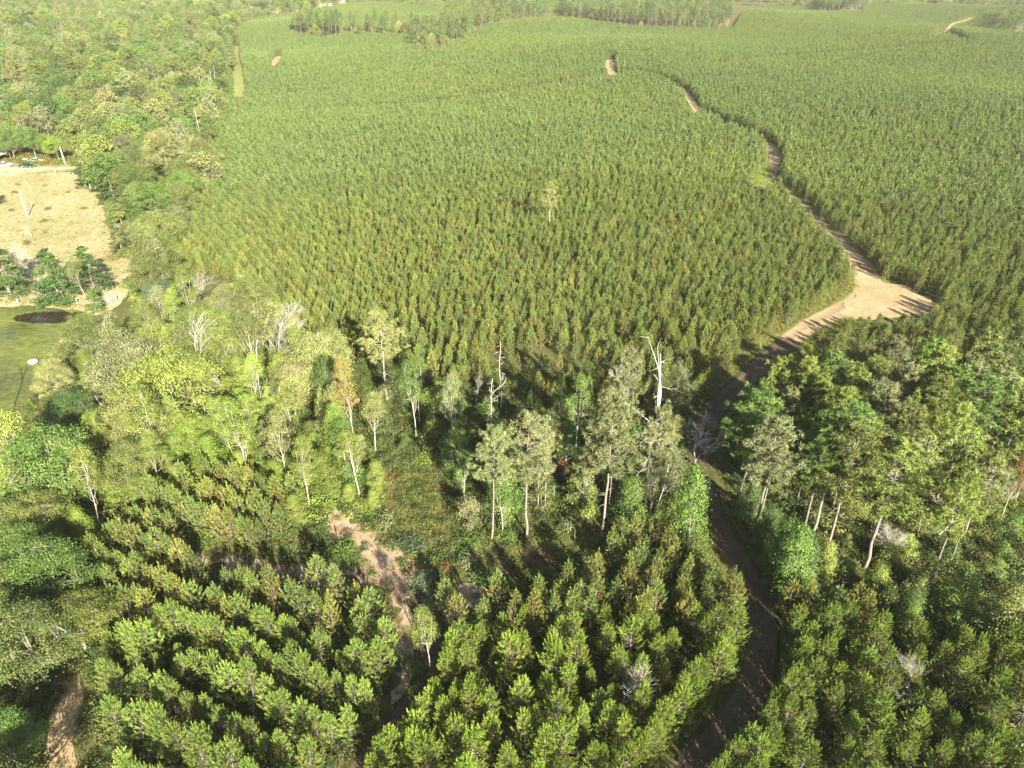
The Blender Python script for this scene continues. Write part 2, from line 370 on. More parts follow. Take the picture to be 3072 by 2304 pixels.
def bare_tree(seed, h=13., spread=0.55, levels=5, r0=0.2, clear=0.33, dens=3, lean=0.04, lw=1.0):
    rng = np.random.default_rng(seed); wood = MB()
    def grow(p, d, L, r, lev):
        k = 4; pts = [p]; dd = d.copy()
        for i in range(k):
            dd = unit(dd + rng.normal(size=3) * 0.17 + np.array([0, 0, 0.07])); pts.append(pts[-1] + dd * L / k)
        pts = np.array(pts); tube(wood, pts, np.linspace(r, max(0.012 * lw, r * 0.55), k + 1), 5 if r > 0.08 else 3)
        if lev == 0: return
        n = dens if lev > 1 else dens + 1
        for i in range(n):
            q = 1.0 if i == 0 else rng.uniform(0.35, 0.98); c = along(pts, q)
            s = unit(rng.normal(size=3)); s -= dd * (s @ dd); nd = unit(dd + unit(s) * spread * rng.uniform(0.5, 1.35) * (0.7 if i == 0 else 1.2))
            grow(c, nd, L * rng.uniform(0.58, 0.86), max(0.012 * lw, r * (0.68 if i == 0 else 0.48)), lev - 1)
    d = unit(np.array([rng.normal() * lean, rng.normal() * lean, 1.0])); grow(np.zeros(3), d, h * clear, r0, levels)
    z = max(v[:, 2].max() for v in wood.V); s = h / z
    wood.V = [v * np.array([s, s, s]) for v in wood.V]
    return wood, None
def snag(seed, h=13., r0=0.2, nbr=12, bl=1.6, start=0.35, fork=False, lean=0.04):
    rng = np.random.default_rng(seed); wood = MB()
    P, rad = trunk_line(rng, h, r0, lean, 10, 0.16); rad = r0 * (1 - 0.7 * np.linspace(0, 1, 10) ** 1.1); tube(wood, P, rad, 6)
    for i in range(nbr):
        t = rng.uniform(start, 0.98); a = rng.uniform(0, 6.28); L = bl * rng.uniform(.35, 1.2) * (1.15 - .6 * t); ax = along(P, t)
        d = np.array([math.cos(a), math.sin(a), rng.uniform(-.25, .6)]); B = [ax]
        for k in range(3): d = unit(d + rng.normal(size=3) * .3); B.append(B[-1] + d * L / 3)
        tube(wood, np.array(B), np.linspace(min(.06, r0 * .26), .014, 4), 3)
        for k in range(5):
            q = along(np.array(B), rng.uniform(.3, .98)); e = q + unit(d + rng.normal(size=3) * .8) * L * rng.uniform(.2, .5); tube(wood, np.array([q, (q + e) / 2 + rng.normal(size=3) * .05, e]), [.02, .014, .008], 3)
    if fork:
        for k in range(3):
            a = rng.uniform(0, 6.28); q = along(P, rng.uniform(.5, .75)); d = np.array([math.cos(a) * .55, math.sin(a) * .55, .9]); B = [q]
            for j in range(5): d = unit(d + rng.normal(size=3) * .18 + [0, 0, .1]); B.append(B[-1] + d * h * .075)
            tube(wood, np.array(B), np.linspace(r0 * .5, .03, 6), 4)
            for j in range(5):
                q2 = along(np.array(B), rng.uniform(.35, 1)); e = q2 + unit(d + rng.normal(size=3) * .7) * rng.uniform(.6, 1.5); tube(wood, np.array([q2, (q2 + e) / 2 + rng.normal(size=3) * .06, e]), [.035, .022, .012], 3)
    return wood, None
def bush(seed, R=1.2, h=1.5, ncl=16, nlf=60, leaf=0.2):
    rng = np.random.default_rng(seed); wood, fol = MB(), MB()
    for i in range(ncl):
        a = rng.uniform(0, 6.28); r = R * rng.random() ** .6; z = h * (1 - .65 * (r / R) ** 2) * rng.uniform(.35, 1)
        c = np.array([math.cos(a) * r, math.sin(a) * r, z]); tube(wood, np.array([c * [.15, .15, 0], c * [.7, .7, .6], c]), [.03, .02, .008], 3)
        n = int(nlf * rng.uniform(.6, 1.4)); o = rng.normal(size=(n, 3)) * np.array([1, 1, .7]) * .28 * R
        o[:, 2] = np.maximum(o[:, 2], .05 - z)
        leaves(fol, c + o, unit(o) * .7 + np.array([0, 0, .6]) + rng.normal(size=(n, 3)) * .5, leaf, rng, 0, np.clip(rng.normal(.5, .18) + rng.normal(0, .12, n), 0, 1), (rng.random(n) < .05) * .8)
    return wood, fol
def grass_tuft(seed, n=34, h=0.45, R=0.35, w=0.03):
    rng = np.random.default_rng(seed); fol = MB(); a = rng.uniform(0, 6.28, n); r = R * rng.random(n)
    P = np.stack([np.cos(a) * r, np.sin(a) * r, np.zeros(n)], 1); D = P * 1.1 + rng.normal(size=(n, 3)) * .25 + np.array([0, 0, .9])
    needles(fol, P, D, h, w, rng, 0, np.clip(rng.normal(.5, .25, n), 0, 1), (rng.random(n) < .15) * .5); return MB(), fol

# ------------------------------------------------------------------ linking helpers
def link(name, me, parent=None, **props):
    o = bpy.data.objects.new(name, me); COL.objects.link(o)
    if parent is not None: o.parent = parent
    for k, v in props.items(): o[k] = v
    return o
def tag(o, label, cat, group=None):
    o['label'] = label; o['category'] = cat
    if group: o['group'] = group
    return o
PROTO = {}
def proto(key, kind, mats, variants, one=False, inst=False):
    """mesh data of every variant: (wood, foliage, height) or one joined mesh"""
    out = []
    for fn, kw in variants:
        w, f = fn(**kw); h = max([v[:, 2].max() for v in w.V] + ([v[:, 2].max() for v in f.V] if f is not None and f.V else []))
        if one:
            if f is not None and f.V: w.join(f, 1)
            out.append((w.mesh(kind, mats), None, h))
        else:
            out.append((w.mesh('trunk', mats[:1]), f.mesh('crown', mats[1:]) if f is not None and f.V else None, h))
    PROTO[key] = out
def plant(name, key, var, x, y, h, tint, label, cat, group=None, rot=None, fat=1.0, rng=random, dead=None):
    w, f, h0 = PROTO[key][var % len(PROTO[key])]; s = h / h0; sx = s * fat
    root = bpy.data.objects.new(name, None); COL.objects.link(root); root.empty_display_size = 0.3
    root.location = (x, y, tz1(x, y) - 0.05); root.rotation_euler = (0, 0, rng.uniform(0, 6.28) if rot is None else rot); root.scale = (sx, sx, s)
    tag(root, label, cat, group)
    link('trunk', w, root)
    if f is not None:
        c = link('crown', f, root); c.color = (*tint, 1)
    return root
def plant_one(name, key, var, x, y, h, tint, label, cat, group=None, fat=1.0):
    w, _, h0 = PROTO[key][var % len(PROTO[key])]; s = h / h0
    o = link(name, w); o.location = (x, y, tz1(x, y) - 0.05); o.rotation_euler = (0, 0, random.uniform(0, 6.28)); o.scale = (s * fat, s * fat, s); o.color = (*tint, 1)
    return tag(o, label, cat, group)
def scatter(name, meshes, P, scl, tint, rng, fat=1.0, **props):
    """one object of uncountable plants: points that carry plants of the given meshes"""
    n = len(P); me = bpy.data.meshes.new(name); me.vertices.add(n)
    z = tz(P[:, 0], P[:, 1]) - 0.04
    me.vertices.foreach_set('co', np.stack([P[:, 0], P[:, 1], z], 1).astype(np.float32).ravel())
    for nm, typ, data, key in (('turn', 'FLOAT', rng.uniform(0, 6.28, n), 'value'), ('size', 'FLOAT', scl, 'value'), ('slim', 'FLOAT', scl * fat * rng.uniform(.85, 1.15, n), 'value'),
                               ('kind_index', 'INT', rng.integers(0, len(meshes), n), 'value')):
        a = me.attributes.new(nm, typ, 'POINT'); a.data.foreach_set(key, np.asarray(data, np.int32 if typ == 'INT' else np.float32))
    a = me.attributes.new('tint', 'FLOAT_COLOR', 'POINT'); a.data.foreach_set('color', np.hstack([tint, np.ones((n, 1))]).astype(np.float32).ravel())
    o = link(name, me, **props)
    ng = bpy.data.node_groups.new(name, 'GeometryNodeTree')
    ng.interface.new_socket('Geometry', in_out='INPUT', socket_type='NodeSocketGeometry'); ng.interface.new_socket('Geometry', in_out='OUTPUT', socket_type='NodeSocketGeometry')
    nd, lk = ng.nodes, ng.links; gi = nd.new('NodeGroupInput'); go = nd.new('NodeGroupOutput'); io = nd.new('GeometryNodeInstanceOnPoints')
    j = nd.new('GeometryNodeJoinGeometry')
    for m in meshes:
        po = bpy.data.objects.new(name + '_source', m); oi = nd.new('GeometryNodeObjectInfo'); oi.inputs['Object'].default_value = po; oi.inputs['As Instance'].default_value = True
        lk.new(oi.outputs['Geometry'], j.inputs[0])
    def attr(nm, typ):
        q = nd.new('GeometryNodeInputNamedAttribute'); q.data_type = typ; q.inputs[0].default_value = nm; return q.outputs[0]
    cr = nd.new('ShaderNodeCombineXYZ'); lk.new(attr('turn', 'FLOAT'), cr.inputs[2])
    cs = nd.new('ShaderNodeCombineXYZ'); sl = attr('slim', 'FLOAT'); lk.new(sl, cs.inputs[0]); lk.new(sl, cs.inputs[1]); lk.new(attr('size', 'FLOAT'), cs.inputs[2])
    lk.new(gi.outputs[0], io.inputs['Points']); lk.new(j.outputs[0], io.inputs['Instance']); io.inputs['Pick Instance'].default_value = True
    lk.new(attr('kind_index', 'INT'), io.inputs['Instance Index']); lk.new(cr.outputs[0], io.inputs['Rotation']); lk.new(cs.outputs[0], io.inputs['Scale'])
    lk.new(io.outputs[0], go.inputs[0])
    o.modifiers.new('scatter', 'NODES').node_group = ng
    return o

# ------------------------------------------------------------------ prototypes
proto('young', 'young_pine', [BARK_PINE, NEED], [(young, dict(seed=s, h=h, R=r)) for s, h, r in ((1, 6.0, 1.25), (2, 5.5, 1.2), (3, 6.6, 1.3), (4, 5.6, 1.4), (5, 6.4, 1.1), (6, 5.0, 1.2), (7, 6.0, 1.0), (8, 5.2, 1.45), (9, 6.2, 1.3))])
proto('young_mid', 'young_pine', [BARK_PINE, NEED_I], [(young, dict(seed=s + 20, h=h, R=r, nsh=2, nn=18, w=.07, nl=.28, tl=.6, ws=.55, brown=.45)) for s, h, r in ((1, 5.6, 1.0), (2, 5.2, .95), (3, 6.0, 1.0), (4, 5.4, 1.05), (5, 5.8, .9), (6, 5.0, 1.1), (7, 6.3, .95))], one=True)
proto('young_far', 'young_pine', [BARK_PINE, NEED_I], [(young, dict(seed=s + 40, h=h, R=r, nsh=1, nn=8, w=.17, nl=.38, tl=.7, ws=.7, brown=.25)) for s, h, r in ((1, 5.6, 1.0), (2, 5.2, .95), (3, 6.0, 1.0), (4, 5.4, 1.05), (5, 5.9, .9))], one=True)
proto('oak', 'broadleaf_tree', [BARK, LEAF], [(hardwood, dict(seed=s, h=h, R=r, base=b)) for s, h, r, b in ((101, 13, 5.4, .2), (102, 12, 5.0, .22), (103, 14, 5.2, .26), (104, 11, 5.2, .16))])
proto('slim', 'slender_tree', [BARK_PALE, LEAF], [(hardwood, dict(seed=s, h=14, R=2.0, base=.38, ncl=50, nlf=100, cr=.72, leaf=.18, flat=.75, r0=.125, power=2, lean=.06, lim=.24)) for s in (111, 112, 113, 114, 115)])
proto('column', 'vine_covered_tree', [BARK, LEAF], [(column, dict(seed=s, h=10, R=1.9, ncl=85, nlf=140, leaf=.18)) for s in (121, 122, 123)])
proto('sapling', 'sapling', [BARK, LEAF], [(hardwood, dict(seed=s, h=5.5, R=1.9, base=.1, ncl=34, nlf=60, cr=.7, leaf=.22, flat=.7, r0=.08)) for s in (131, 132, 133)])
proto('cedar', 'cedar_tree', [BARK, LEAF], [(cedar, dict(seed=s, n=3000, leaf=.34)) for s in (141, 142)])
proto('pine', 'pine_tree', [BARK_PINE, NEED], [(pine, dict(seed=s, h=19, cb=cb, R=r, nb=nb)) for s, cb, r, nb in ((151, .55, 2.9, 50), (152, .5, 3.2, 56), (153, .58, 2.8, 44), (154, .48, 3.1, 54))])
proto('pine_full', 'pine_tree', [BARK_PINE, NEED], [(pine, dict(seed=s, h=13, cb=.25, R=2.7, nb=64, npf=6, stubs=3, r0=.16)) for s in (161, 162, 163)])
proto('pine_thin', 'pine_tree', [BARK_PALE, NEED], [(pine, dict(seed=s, h=20, cb=.5, R=2.8, nb=54, npf=7, dense=.9, stubs=14)) for s in (171, 172)])
proto('bare', 'bare_tree', [BARK_DEAD], [(bare_tree, dict(seed=s, h=13, spread=sp * .9, levels=5, clear=c, r0=.15, lw=.8)) for s, sp, c in ((181, .5, .34), (182, .62, .3), (183, .42, .4))])
proto('bare_fine', 'bare_tree', [TWIG], [(bare_tree, dict(seed=s, h=11, spread=.45, levels=5, clear=.3, dens=4, r0=.1, lw=.7)) for s in (186, 187)])
proto('snag', 'dead_snag', [BARK_DEAD], [(snag, dict(seed=191, nbr=16, r0=.12)), (snag, dict(seed=192, nbr=10, r0=.15, fork=True)), (snag, dict(seed=193, nbr=30, bl=2.4, start=.22, r0=.13)), (snag, dict(seed=194, nbr=3, bl=.7, r0=.16)), (snag, dict(seed=195, h=24, nbr=34, bl=3.2, start=.3, r0=.21, lean=.02, fork=True))])
proto('bush', 'shrub', [BARK, LEAF], [(bush, dict(seed=s, R=1.3, h=1.7)) for s in (201, 202, 203)])
proto('far_oak', 'broadleaf_tree', [BARK, LEAF], [(hardwood, dict(seed=s, h=14, R=5.6, base=.15, ncl=90, nlf=40, leaf=.5, cr=1.3, vs=.55)) for s in (211, 212, 213, 214)], one=True)
proto('far_oak_i', 'broadleaf_tree', [BARK, LEAF_I], [(hardwood, dict(seed=s, h=14, R=5.6, base=.15, ncl=90, nlf=36, leaf=.52, cr=1.3, vs=.55)) for s in (221, 222, 223, 224)], one=True)
proto('far_pine', 'pine_tree', [BARK_PINE, NEED], [(pine, dict(seed=s, h=19, cb=.5, R=2.9, nb=36, npf=4, nn=16, nl=.65, w=.2)) for s in (231, 232, 233)], one=True)
proto('far_pine_i', 'pine_tree', [BARK_PINE, NEED_I], [(pine, dict(seed=s, h=19, cb=.45, R=3.0, nb=36, npf=4, nn=16, nl=.65, w=.2)) for s in (241, 242, 243)], one=True)
proto('bush_i', 'shrub', [BARK, LEAF_I], [(bush, dict(seed=s, R=1.0, h=.9, ncl=10, nlf=34, leaf=.2)) for s in (251, 252, 253)], one=True)
GR = [grass_tuft(s)[1].mesh('grass_tuft', [LEAF_I]) for s in (261, 262, 263)]

TINT = {'yellow-green': (.165, .215, .046), 'olive': (.128, .160, .046), 'green': (.095, .165, .036), 'dark green': (.060, .110, .032), 'blue-green': (.075, .122, .060),
        'yellow': (.195, .188, .045), 'rusty': (.170, .110, .040), 'grey-green': (.165, .190, .085), 'lime': (.150, .220, .038), 'pale olive': (.198, .215, .080)}
def shade(c, rng, a=.16):
    t = np.array(TINT[c]) if isinstance(c, str) else np.array(c)
    return tuple(np.clip(t * (1 + rng.normal(0, a)) * (1 + rng.normal(0, .025, 3)), .008, .4))
#@@SETTING@@
# ------------------------------------------------------------------ the setting: ground, roads, clearings, pasture, pond
def grid_ground():
    xs = np.concatenate([np.linspace(-4200, -900, 14)[:-1], np.linspace(-900, -300, 61)[:-1], np.linspace(-300, 300, 151)[:-1], np.linspace(300, 900, 61)[:-1], np.linspace(900, 4200, 14)])
    ys = np.concatenate([np.linspace(-300, 0, 16)[:-1], np.linspace(0, 700, 176)[:-1], np.linspace(700, 1500, 101)[:-1], np.linspace(1500, 4200, 28)])
    X, Y = np.meshgrid(xs, ys); nx, ny = len(xs), len(ys)
    mb = MB(); i = np.arange(ny - 1)[:, None] * nx + np.arange(nx - 1)[None]
    t = np.concatenate([np.stack([i, i + 1, i + nx + 1], -1).reshape(-1, 3), np.stack([i, i + nx + 1, i + nx], -1).reshape(-1, 3)])
    mb.add(np.stack([X, Y, tz(X, Y)], -1), t); return mb
SOIL = ground_mat('woodland_floor', [(.25, (.040, .045, .016)), (.45, (.075, .085, .026)), (.58, (.10, .095, .035)), (.75, (.16, .115, .055))], .06, .7, 4)
link('ground', grid_ground().mesh('ground', [SOIL], True), kind='structure')
def ragged(pts, rng, amp=.5, step=.8):
    P = np.asarray(pts); out = []
    for a, b in zip(P, np.roll(P, -1, 0)):
        n = max(1, int(np.linalg.norm(b - a) / step))
        for k in range(n): out.append(a + (b - a) * k / n)
    out = np.array(out); n = len(out); w = np.convolve(rng.normal(size=n * 3), [.2, .3, .3, .2], 'same')[n:2 * n]
    e = np.roll(out, -1, 0) - np.roll(out, 1, 0); nr = unit(np.stack([e[:, 1], -e[:, 0]], 1))
    return out + nr * (w * amp * 1.6)[:, None]
from mathutils.geometry import tessellate_polygon
def sheet(name, pts, mat, lift, rng, amp=.5, step=.8, **props):
    P = ragged(pts, rng, amp, step); V = np.stack([P[:, 0], P[:, 1], tz(P[:, 0], P[:, 1]) + lift], 1)
    t = np.array(tessellate_polygon([[Vector((a[0], a[1], 0)) for a in P]]))
    nz = np.cross(V[t[:, 1]] - V[t[:, 0]], V[t[:, 2]] - V[t[:, 0]])[:, 2]; t[nz < 0] = t[nz < 0][:, ::-1]
    mb = MB(); mb.add(V, t); return link(name, mb.mesh(name, [mat]), kind='structure', **props)
def road_mat(name, sand, soil, grass, gmid=.5):
    m, nt, nd, lk = new_mat(name)
    g = N(nd, 'ShaderNodeNewGeometry'); co = g.outputs['Position']
    v = N(nd, 'ShaderNodeAttribute', attribute_name='var')            # across the road: 0 left edge, 1 right edge
    a = noise(nd, lk, co, .12, 3); b = noise(nd, lk, co, .9, 5, .7); c = noise(nd, lk, co, 6, 4, .7)
    dirt = mixc(nd, lk, ramp(nd, lk, mixc(nd, lk, .4, a, b), [(.4, g3(0)), (.62, g3(1))]), soil, sand)
    across = ramp(nd, lk, v.outputs['Fac'], [(0, g3(.95)), (.14, g3(.75)), (.24, g3(.05)), (.38, g3(.1)), (.5, g3(gmid)), (.62, g3(.1)), (.76, g3(.05)), (.86, g3(.75)), (1, g3(.95))])
    wild = N(nd, 'ShaderNodeMath', operation='ADD'); lk.new(across, wild.inputs[0]); sb = N(nd, 'ShaderNodeMath', operation='MULTIPLY_ADD'); lk.new(b, sb.inputs[0]); sb.inputs[1].default_value = 1.8; sb.inputs[2].default_value = -.9; lk.new(sb.outputs[0], wild.inputs[1])
    gm = ramp(nd, lk, wild.outputs[0], [(.4, g3(0)), (.62, g3(1))])
    col = mixc(nd, lk, gm, dirt, ramp(nd, lk, c, [(.35, tuple(x * .6 for x in grass)), (.65, grass)]))
    col = mixc(nd, lk, .45, col, ramp(nd, lk, c, [(.3, g3(.55)), (.7, g3(1.25))]), 'MULTIPLY')
    p = N(nd, 'ShaderNodeBsdfPrincipled'); p.inputs['Roughness'].default_value = .95; p.inputs['Specular IOR Level'].default_value = .1; lk.new(col, p.inputs['Base Color'])
    bm = N(nd, 'ShaderNodeBump'); bm.inputs['Strength'].default_value = .6; bm.inputs['Distance'].default_value = .12; lk.new(mixc(nd, lk, .5, b, c), bm.inputs['Height']); lk.new(bm.outputs[0], p.inputs['Normal'])
    o = N(nd, 'ShaderNodeOutputMaterial'); lk.new(p.outputs[0], o.inputs[0]); return m
def strip(name, line, width, mat, rng, lift=.05, rut=.07, **props):
    L = smooth_line(line); n = len(L); T = unit(np.gradient(L, axis=0)); Nn = np.stack([T[:, 1], -T[:, 0]], 1)
    wd = np.interp(np.linspace(0, 1, n), np.linspace(0, 1, len(width)), width)
    k = 13; s = np.linspace(0, 1, k); prof = -rut * (np.exp(-((s - .32) / .07) ** 2) + np.exp(-((s - .68) / .07) ** 2)) - .1 * (np.abs(s - .5) > .46)
    wig = np.convolve(rng.normal(size=(n, 2)).ravel(), np.ones(6) / 6, 'same').reshape(n, 2) * .8
    off = (s[None] - .5) * wd[:, None]; off[:, 0] += wig[:, 0]; off[:, -1] += wig[:, 1]
    X = L[:, None, 0] + Nn[:, None, 0] * off; Y = L[:, None, 1] + Nn[:, None, 1] * off
    Z = tz(X, Y) + lift + prof[None] + rng.normal(size=(n, k)) * .012 + .07
    mb = MB(); i = np.arange(n - 1)[:, None] * k + np.arange(k - 1)[None]
    t = np.concatenate([np.stack([i, i + 1, i + k + 1], -1).reshape(-1, 3), np.stack([i, i + k + 1, i + k], -1).reshape(-1, 3)])[:, ::-1]
    V = np.stack([X, Y, Z], -1); nz = np.cross(V.reshape(-1, 3)[t[0, 1]] - V.reshape(-1, 3)[t[0, 0]], V.reshape(-1, 3)[t[0, 2]] - V.reshape(-1, 3)[t[0, 0]])[2]
    mb.add(V, t if nz > 0 else t[:, ::-1], 0, np.tile(s, n)); link(name, mb.mesh(name, [mat], True), kind='structure', **props); return L
rg = np.random.default_rng(7)
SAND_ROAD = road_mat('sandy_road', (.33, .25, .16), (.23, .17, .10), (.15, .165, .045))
RED_ROAD_SHADED = road_mat('red_dirt_road_shaded', (.105, .078, .052), (.068, .050, .034), (.065, .072, .024), .5)  # dirt and grass colours darkened to deepen the tree shade lying on them
LANE = ground_mat('grass_lane', [(.3, (.12, .15, .04)), (.5, (.17, .19, .06)), (.7, (.22, .22, .08))], .08, .5, 2)
ROAD_PX = [(1960, 2420), (2080, 2304), (2205, 2161), (2265, 2045), (2285, 1929), (2280, 1823), (2240, 1730), (2180, 1629), (2125, 1536), (2100, 1440), (2100, 1350), (2135, 1240), (2187, 1185), (2233, 1148), (2290, 1092), (2372, 1020), (2441, 972), (2520, 932), (2590, 890), (2606, 850), (2580, 800), (2540, 756), (2464, 690), (2400, 622), (2345, 570), (2310, 540), (2322, 500), (2322, 463), (2296, 432), (2233, 403), (2187, 384), (2127, 356), (2092, 333), (2072, 301), (2050, 273), (2019, 259), (1978, 243), (1930, 232), (1871, 232), (1839, 226), (1832, 205), (1832, 180)]
ROAD = np.array([at(a, b) for a, b in ROAD_PX])
near = ROAD[:16]; far = ROAD[15:]
strip('dirt_road', near, [4.4, 4.2, 4.2, 4.2, 4.2, 4.4, 4.6, 4.6, 5], RED_ROAD_SHADED, rg)
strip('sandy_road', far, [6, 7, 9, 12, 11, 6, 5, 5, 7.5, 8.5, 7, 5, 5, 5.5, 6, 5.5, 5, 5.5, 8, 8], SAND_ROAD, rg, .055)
TRACK_W = np.array([at(a, b) for a, b in [(575, 1672), (660, 1672), (760, 1700), (850, 1722), (950, 1735), (1050, 1745), (1120, 1735)]])
TRACK_N = np.array([at(a, b) for a, b in [(980, 1520), (1050, 1580), (1120, 1660), (1190, 1725), (1240, 1790), (1280, 1850), (1290, 1960), (1270, 2060), (1200, 2160), (1120, 2260), (1050, 2360)]])
TRACK_E = np.array([at(a, b) for a, b in [(1210, 1790), (1330, 1775), (1420, 1745), (1500, 1715), (1600, 1670), (1700, 1650), (1790, 1630), (1840, 1590)]])
strip('track', TRACK_N[4:], [2.6, 3.2, 3.2, 3, 3, 3, 3], RED_ROAD_SHADED, rg, .042)
LANE_PX = [(716, 292), (717, 268), (716, 245), (713, 215), (712, 190), (710, 168), (709, 140)]
LANE_L = np.array([at(a, b) for a, b in LANE_PX]); strip('grass_lane', LANE_L, [6, 5.5, 4.5, 3.5, 3, 3], LANE, rg, .06, 0.0)
TRK2 = np.array([at(a, b) for a, b in [(2800, 118), (2830, 97), (2853, 76), (2900, 60), (2941, 44)]]); strip('sandy_road', TRK2, [3.5, 4, 4, 3.5, 3], SAND_ROAD, rg)
SAND = ground_mat('sandy_clay', [(.32, (.15, .15, .055)), (.43, (.26, .195, .105)), (.6, (.40, .29, .17)), (.8, (.45, .35, .22))], .08, .5, 3, .6, .2)
REDSHADE = ground_mat('red_dirt_shaded', [(.27, (.06, .065, .022)), (.44, (.11, .085, .042)), (.56, (.19, .115, .07)), (.75, (.25, .165, .11))], .12, .7, 5, .6, .12)  # redder soil, its colour also darkened for the shade beside the central pines
REDDIRT = ground_mat('red_dirt', [(.28, (.11, .10, .04)), (.40, (.23, .165, .10)), (.52, (.33, .245, .165)), (.7, (.42, .335, .245))], .14, .5, 4, .6, .12)
DRYGRASS = ground_mat('dry_pasture', [(.30, (.13, .155, .045)), (.43, (.22, .215, .09)), (.52, (.33, .285, .16)), (.68, (.38, .31, .20))], .045, .22, 1.6, .7, .25)
YARD = ground_mat('mown_grass', [(.25, (.13, .14, .05)), (.45, (.18, .18, .075)), (.6, (.24, .22, .11)), (.8, (.30, .27, .17))], .06, .4, 3)
BANK = ground_mat('sandy_bank', [(.25, (.22, .18, .09)), (.45, (.34, .265, .16)), (.6, (.44, .34, .23)), (.8, (.48, .39, .28))], .09, .6, 3)
GRAVEL = ground_mat('pale_drive', [(.3, (.24, .21, .12)), (.5, (.36, .31, .22)), (.7, (.46, .41, .32))], .1, .8, 6)
BROOM = ground_mat('weedy_clearing', [(.25, (.11, .12, .03)), (.45, (.19, .185, .055)), (.6, (.26, .215, .085)), (.8, (.29, .20, .10))], .1, .6, 4)
LANDING = gpoly([(2505, 945), (2548, 910), (2575, 868), (2562, 815), (2600, 815), (2650, 843), (2715, 861), (2789, 898), (2820, 930), (2780, 955), (2680, 955), (2600, 960)])
sheet('sandy_landing', LANDING, SAND, .15, rg, .9)
CLEAR1 = gpoly([(960, 1570), (1010, 1520), (1060, 1555), (1140, 1600), (1200, 1640), (1260, 1700), (1310, 1750), (1360, 1790), (1440, 1780), (1460, 1830), (1350, 1860), (1300, 1900), (1310, 1990), (1280, 2080), (1215, 2080), (1200, 2000), (1170, 1900), (1190, 1830), (1130, 1780), (1060, 1745), (980, 1735), (900, 1745), (780, 1735), (790, 1705), (900, 1715), (1000, 1700), (1090, 1690), (1080, 1640), (985, 1620)])
sheet('red_dirt_clearing', CLEAR1, REDDIRT, .02, rg, .9, .5)
CLEAR_E = gpoly([(1440, 1760), (1460, 1735), (1560, 1690), (1590, 1660), (1700, 1650), (1800, 1620), (1850, 1590), (1870, 1610), (1800, 1660), (1700, 1690), (1590, 1705), (1500, 1770)]); sheet('red_dirt_clearing', CLEAR_E, REDSHADE, .024, rg, 1.0, .5)
CLEAR_W = gpoly([(590, 1640), (680, 1650), (760, 1690), (850, 1700), (860, 1740), (770, 1740), (690, 1710), (600, 1700)]); sheet('red_dirt_clearing', CLEAR_W, REDDIRT, .016, rg, .8, .5)
CLEAR_G = gpoly([(1130, 1440), (1190, 1380), (1290, 1400), (1370, 1480), (1390, 1560), (1360, 1640), (1260, 1640), (1180, 1580), (1120, 1520)]); sheet('weedy_clearing', CLEAR_G, BROOM, .012, rg, .6)
CLEAR_S = gpoly([(150, 2040), (232, 2030), (240, 2110), (225, 2220), (210, 2420), (100, 2420), (135, 2200), (160, 2110)]); sheet('sandy_path', CLEAR_S, SAND, .014, rg, .25)
PASTURE = gpoly([(-250, 520), (160, 508), (225, 520), (260, 560), (300, 600), (330, 680), (400, 720), (420, 770), (380, 830), (340, 870), (260, 890), (150, 870), (-250, 850)]); sheet('pasture', PASTURE, DRYGRASS, .012, rg, 1.0)
TAN2 = gpoly([(440, 480), (500, 485), (500, 560), (470, 610), (430, 600), (440, 540)]); sheet('dry_clearing', TAN2, DRYGRASS, .02, rg, .8)
TAN3 = gpoly([(812, 196), (822, 172), (848, 166), (842, 182), (826, 200)]); sheet('dry_clearing', TAN3, DRYGRASS, .35, rg, .8)
YARD_P = gpoly([(-250, 470), (90, 476), (225, 470), (232, 512), (160, 520), (-250, 535)]); sheet('yard', YARD_P, YARD, .022, rg, .7)
DRIVE = gpoly([(-250, 530), (-40, 505), (60, 502), (225, 500), (228, 507), (120, 513), (40, 527), (-250, 545)]); sheet('driveway', DRIVE, GRAVEL, .03, rg, .5)
BANK_P = gpoly([(-250, 880), (60, 872), (150, 880), (300, 860), (390, 820), (440, 760), (470, 700), (500, 720), (440, 800), (400, 860), (345, 930), (250, 950), (190, 1080), (150, 1190), (80, 1290), (0, 1330), (-250, 1400)]); sheet('pond_bank', BANK_P, BANK, .018, rg, .6)
POND = gpoly([(-330, 950), (0, 922), (90, 915), (150, 922), (215, 930), (250, 940), (240, 975), (222, 1000), (175, 1025), (140, 1080), (132, 1130), (110, 1170), (95, 1215), (60, 1255), (20, 1275), (-330, 1330)])
